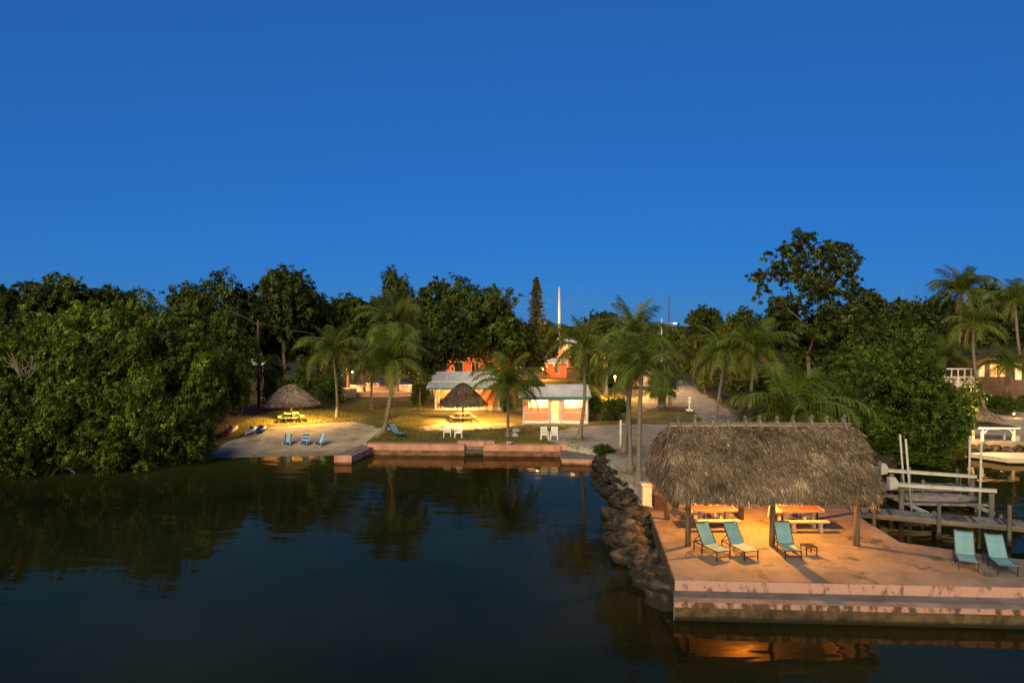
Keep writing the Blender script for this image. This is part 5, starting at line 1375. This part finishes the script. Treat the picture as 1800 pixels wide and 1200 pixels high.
def skiff():
    mb = MB(); vs, fs = [], []; N = 10; prof_ = [(0,.5),(.6,.55),(1.6,.6),(2.6,.52),(3.3,.3),(3.7,.04)]
    for i, (x, w) in enumerate(prof_):
        for j in range(N): an = math.pi * j / (N-1); vs.append((x, math.cos(an)*w, .05 + math.sin(an)*.3*(.5+w)))
    for i in range(len(prof_)-1):
        for j in range(N-1): fs.append((i*N+j, i*N+N+j, i*N+N+j+1, i*N+j+1))
    fs += [tuple(range(N)), tuple(range(len(prof_)*N-1, (len(prof_)-1)*N-1, -1))]
    for i in range(len(prof_)-1): fs.append((i*N, i*N+N-1, i*N+2*N-1, i*N+N))
    return mb.add(vs, fs)
skiff().build('hull', M['plank'], sk, True); MB().bar((0,0,.39),(3.5,0,.22),.05).build('keel', M['beam'], sk)
for i, (px, py, zt, lb) in enumerate(((1541, 800, 2.6, 'left mooring post of two behind the right edge of the big thatched roof'), (1546, 800, 2.8, 'right mooring post of two behind the right edge of the big thatched roof'))):
    q = P(px, 830, 35.5 + i*.4); t = thing('mooring_post', lb, 'post', (q.x, q.y, -1.2)); MB().tube([(0,0,0),(0,0,zt+.7)], .085, 8).build('post', M['pile'], t); MB().tube([(0,0,zt+.68),(0,0,zt+.74)], [.095,.06], 8).build('cap', M['wood'], t)
# neighbouring bank
nb_ = thing('quay', 'low pale concrete quay across the canal at far right', 'quay', (33.5, 46.5, 0))
MB().prism([(0,0),(12,-.4),(12,1.9),(.2,2.2),(-1.2,2.0)], .1, .42).build('slab', M['pinkstone'], nb_, bevel=.03); MB().prism([(.05,.05),(12,-.35),(12,1.9),(.2,2.2)], -1.4, .1).build('foot', M['stain'], nb_)
rk = thing('canal_rocks', 'line of dark rocks along the far canal bank', 'rock bank', (32.5, 49.6, 0))
for i in range(26):
    o = link('boulder', BOULD[i % 9], rk); s_ = rr.uniform(.6, 1.0); o.location = (i*.42 - .5, rr.uniform(-.25,.3), .3 + rr.uniform(-.1,.25)); o.rotation_euler = (0,0,i*1.3); o.scale = (s_, s_, s_*.9)
kb = thing('patio_terrace', 'pale lit patio slab above the rocks across the canal', 'patio', (32.0, 50.3, 0))
MB().prism([(0,0),(14,0),(14,3.6),(-.6,3.6)], .4, .92).build('slab', M['patio'], kb, bevel=.03)
for x in (1.3, 4.9, 8.6): MB().box((x, .2, 1.12), (.4, .4, .4)).build('kerb_block', M['pinkstone'], kb, bevel=.03)
q = G(1746, 773, .95)
pt_ = thing('pergola_table', 'long dark-topped white table on braced legs on the far patio', 'table', (q.x, q.y, .92))
MB().box((0,0,1.02), (3.0,1.2,.07)).build('tabletop', M['dark'], pt_); MB().box((0,-.62,.99), (3.05,.06,.12)).build('edge_trim', M['white'], pt_)
for sx in (-1, 1):
    for sy in (-1, 1): MB().bar((sx*1.15, sy*.5, 0), (sx*1.15, sy*.5, .98), .13).bar((sx*1.15, sy*.5, .55), (sx*.7, sy*.5, .95), .09).build('leg', M['white'], pt_)
q = G(1722, 745)
th = thing('thatched_umbrella', 'small grey thatched umbrella on the sand at far right', 'thatched hut', (q.x, q.y, .8))
r = np.random.default_rng(77); n = 5000; a = r.uniform(0, 2*np.pi, n); v = np.sqrt(r.uniform(0, 1, n)); rad = 1.5
p_ = np.stack([np.cos(a)*v*rad, np.sin(a)*v*rad, 1.5 - .9*v**1.2], 1); dd = np.stack([np.cos(a), np.sin(a), 0*a - .7], 1); dd /= np.linalg.norm(dd, axis=1)[:, None]; nr = np.stack([np.cos(a)*.6, np.sin(a)*.6, 0*a + .8], 1)
V, F, C = strips(p_, dd, nr, r.uniform(.2,.45,n), r.uniform(.015,.03,n), r.uniform(0,.06,n), 78, thatch_shade(n, r, p_))
N = 18; rf = MB().add([(0,0,1.47)] + [(rad*math.cos(2*math.pi*j/N), rad*math.sin(2*math.pi*j/N), .57) for j in range(N)], [(0, j+1, (j+1)%N+1) for j in range(N)] + [tuple(range(N, 0, -1))]).build('roof', M['thatch_core'], th)
tag(link('thatch', np_mesh('thatch', V, F, M['thatch'], C), rf), kind='stuff'); MB().tube([(0,0,0),(0,0,1.3)], .08, 8).build('post', M['post'], th)

# ------------------------------------------------------------------ grass and weeds
r = np.random.default_rng(55); n = 60000
gx = r.uniform(-24, 8, n); gy = 50.5 + r.uniform(0, 1, n) ** 1.4 * 30
gx2 = np.concatenate([q.x + r.normal(0, .8, 700) for q in (G(1100, 793), G(1120, 832), G(1108, 800), G(1160, 905, .85), G(1020, 773))]); gy2 = np.concatenate([q.y + r.normal(0, .5, 700) for q in (G(1100, 793), G(1120, 832), G(1108, 800), G(1160, 905, .85), G(1020, 773))])
zc = zones(gx, gy); k = (zc[:, 0] < .45) & (zc[:, 1] < .3) & (zc[:, 2] < .3) & (sdist(gx, gy, LAND) > .9)
k &= ~((gx > -8.8) & (gx < 7) & (gy > 58.5))
gx = np.concatenate([gx[k], gx2]); gy = np.concatenate([gy[k], gy2]); n = len(gx); gz = height(gx, gy)
h = r.uniform(.04, .13, n) * np.where(r.uniform(0, 1, n) < .06, 1.8, 1); a = r.uniform(0, 6.28, n); lx = r.normal(0, .04, n); ly = r.normal(0, .04, n)
c_ = np.stack([gx, gy, gz], 1); s_ = np.stack([np.cos(a), np.sin(a), 0*a], 1) * .016; t_ = c_ + np.stack([lx, ly, h], 1)
V = np.stack([c_ - s_, c_ + s_, t_ + s_*.2, t_ - s_*.2], 1).reshape(-1, 3); g_ = r.lognormal(0, .3, n); y = r.uniform(-.1, .5, n)
tag(link('grass', np_mesh('grass', V, np.arange(n*4).reshape(-1, 4), M['leaf_grass'], np.repeat(np.stack([g_*(1+y), g_, g_*(1-y*.5)], 1), 4, axis=0))), 'short brownish green grass of the lawn by the bay', 'grass', kind='stuff')
tree('round', 1060, 46.6, 779, 22, 'small dark shrub growing on the rocks beside the landing block', 'shrubs at the edge of the lawn', base=.45, name='shrub')['category'] = 'shrub'
# far wood beyond everything, one mass on the horizon
r = np.random.default_rng(91); n = 70000
wx = r.uniform(-520, 520, n); wy = 265 + r.uniform(0, 30, n) + .0002 * wx ** 2
top = 5.6 + 1.6 * np.sin(wx * .09) * np.sin(wx * .031 + 1) + 1.0 * np.sin(wx * .43 + wy * .3)
wz = .5 + top * r.uniform(0, 1, n) ** .6
nr = np.stack([r.normal(0, .5, n), r.normal(-.4, .5, n), r.normal(.6, .4, n)], 1); nr /= np.linalg.norm(nr, axis=1)[:, None]
g_ = r.lognormal(0, .3, n); l_ = r.uniform(.5, 1.1, n)
V, F, C = leaves(np.stack([wx, wy, wz], 1), nr, l_, l_ * .55, r, np.stack([g_, g_, g_], 1))
tag(link('distant_wood', np_mesh('distant_wood', V, F, M['leaf_dark'], C)), 'low dark wood along the horizon behind the driveway', 'wood', kind='stuff')
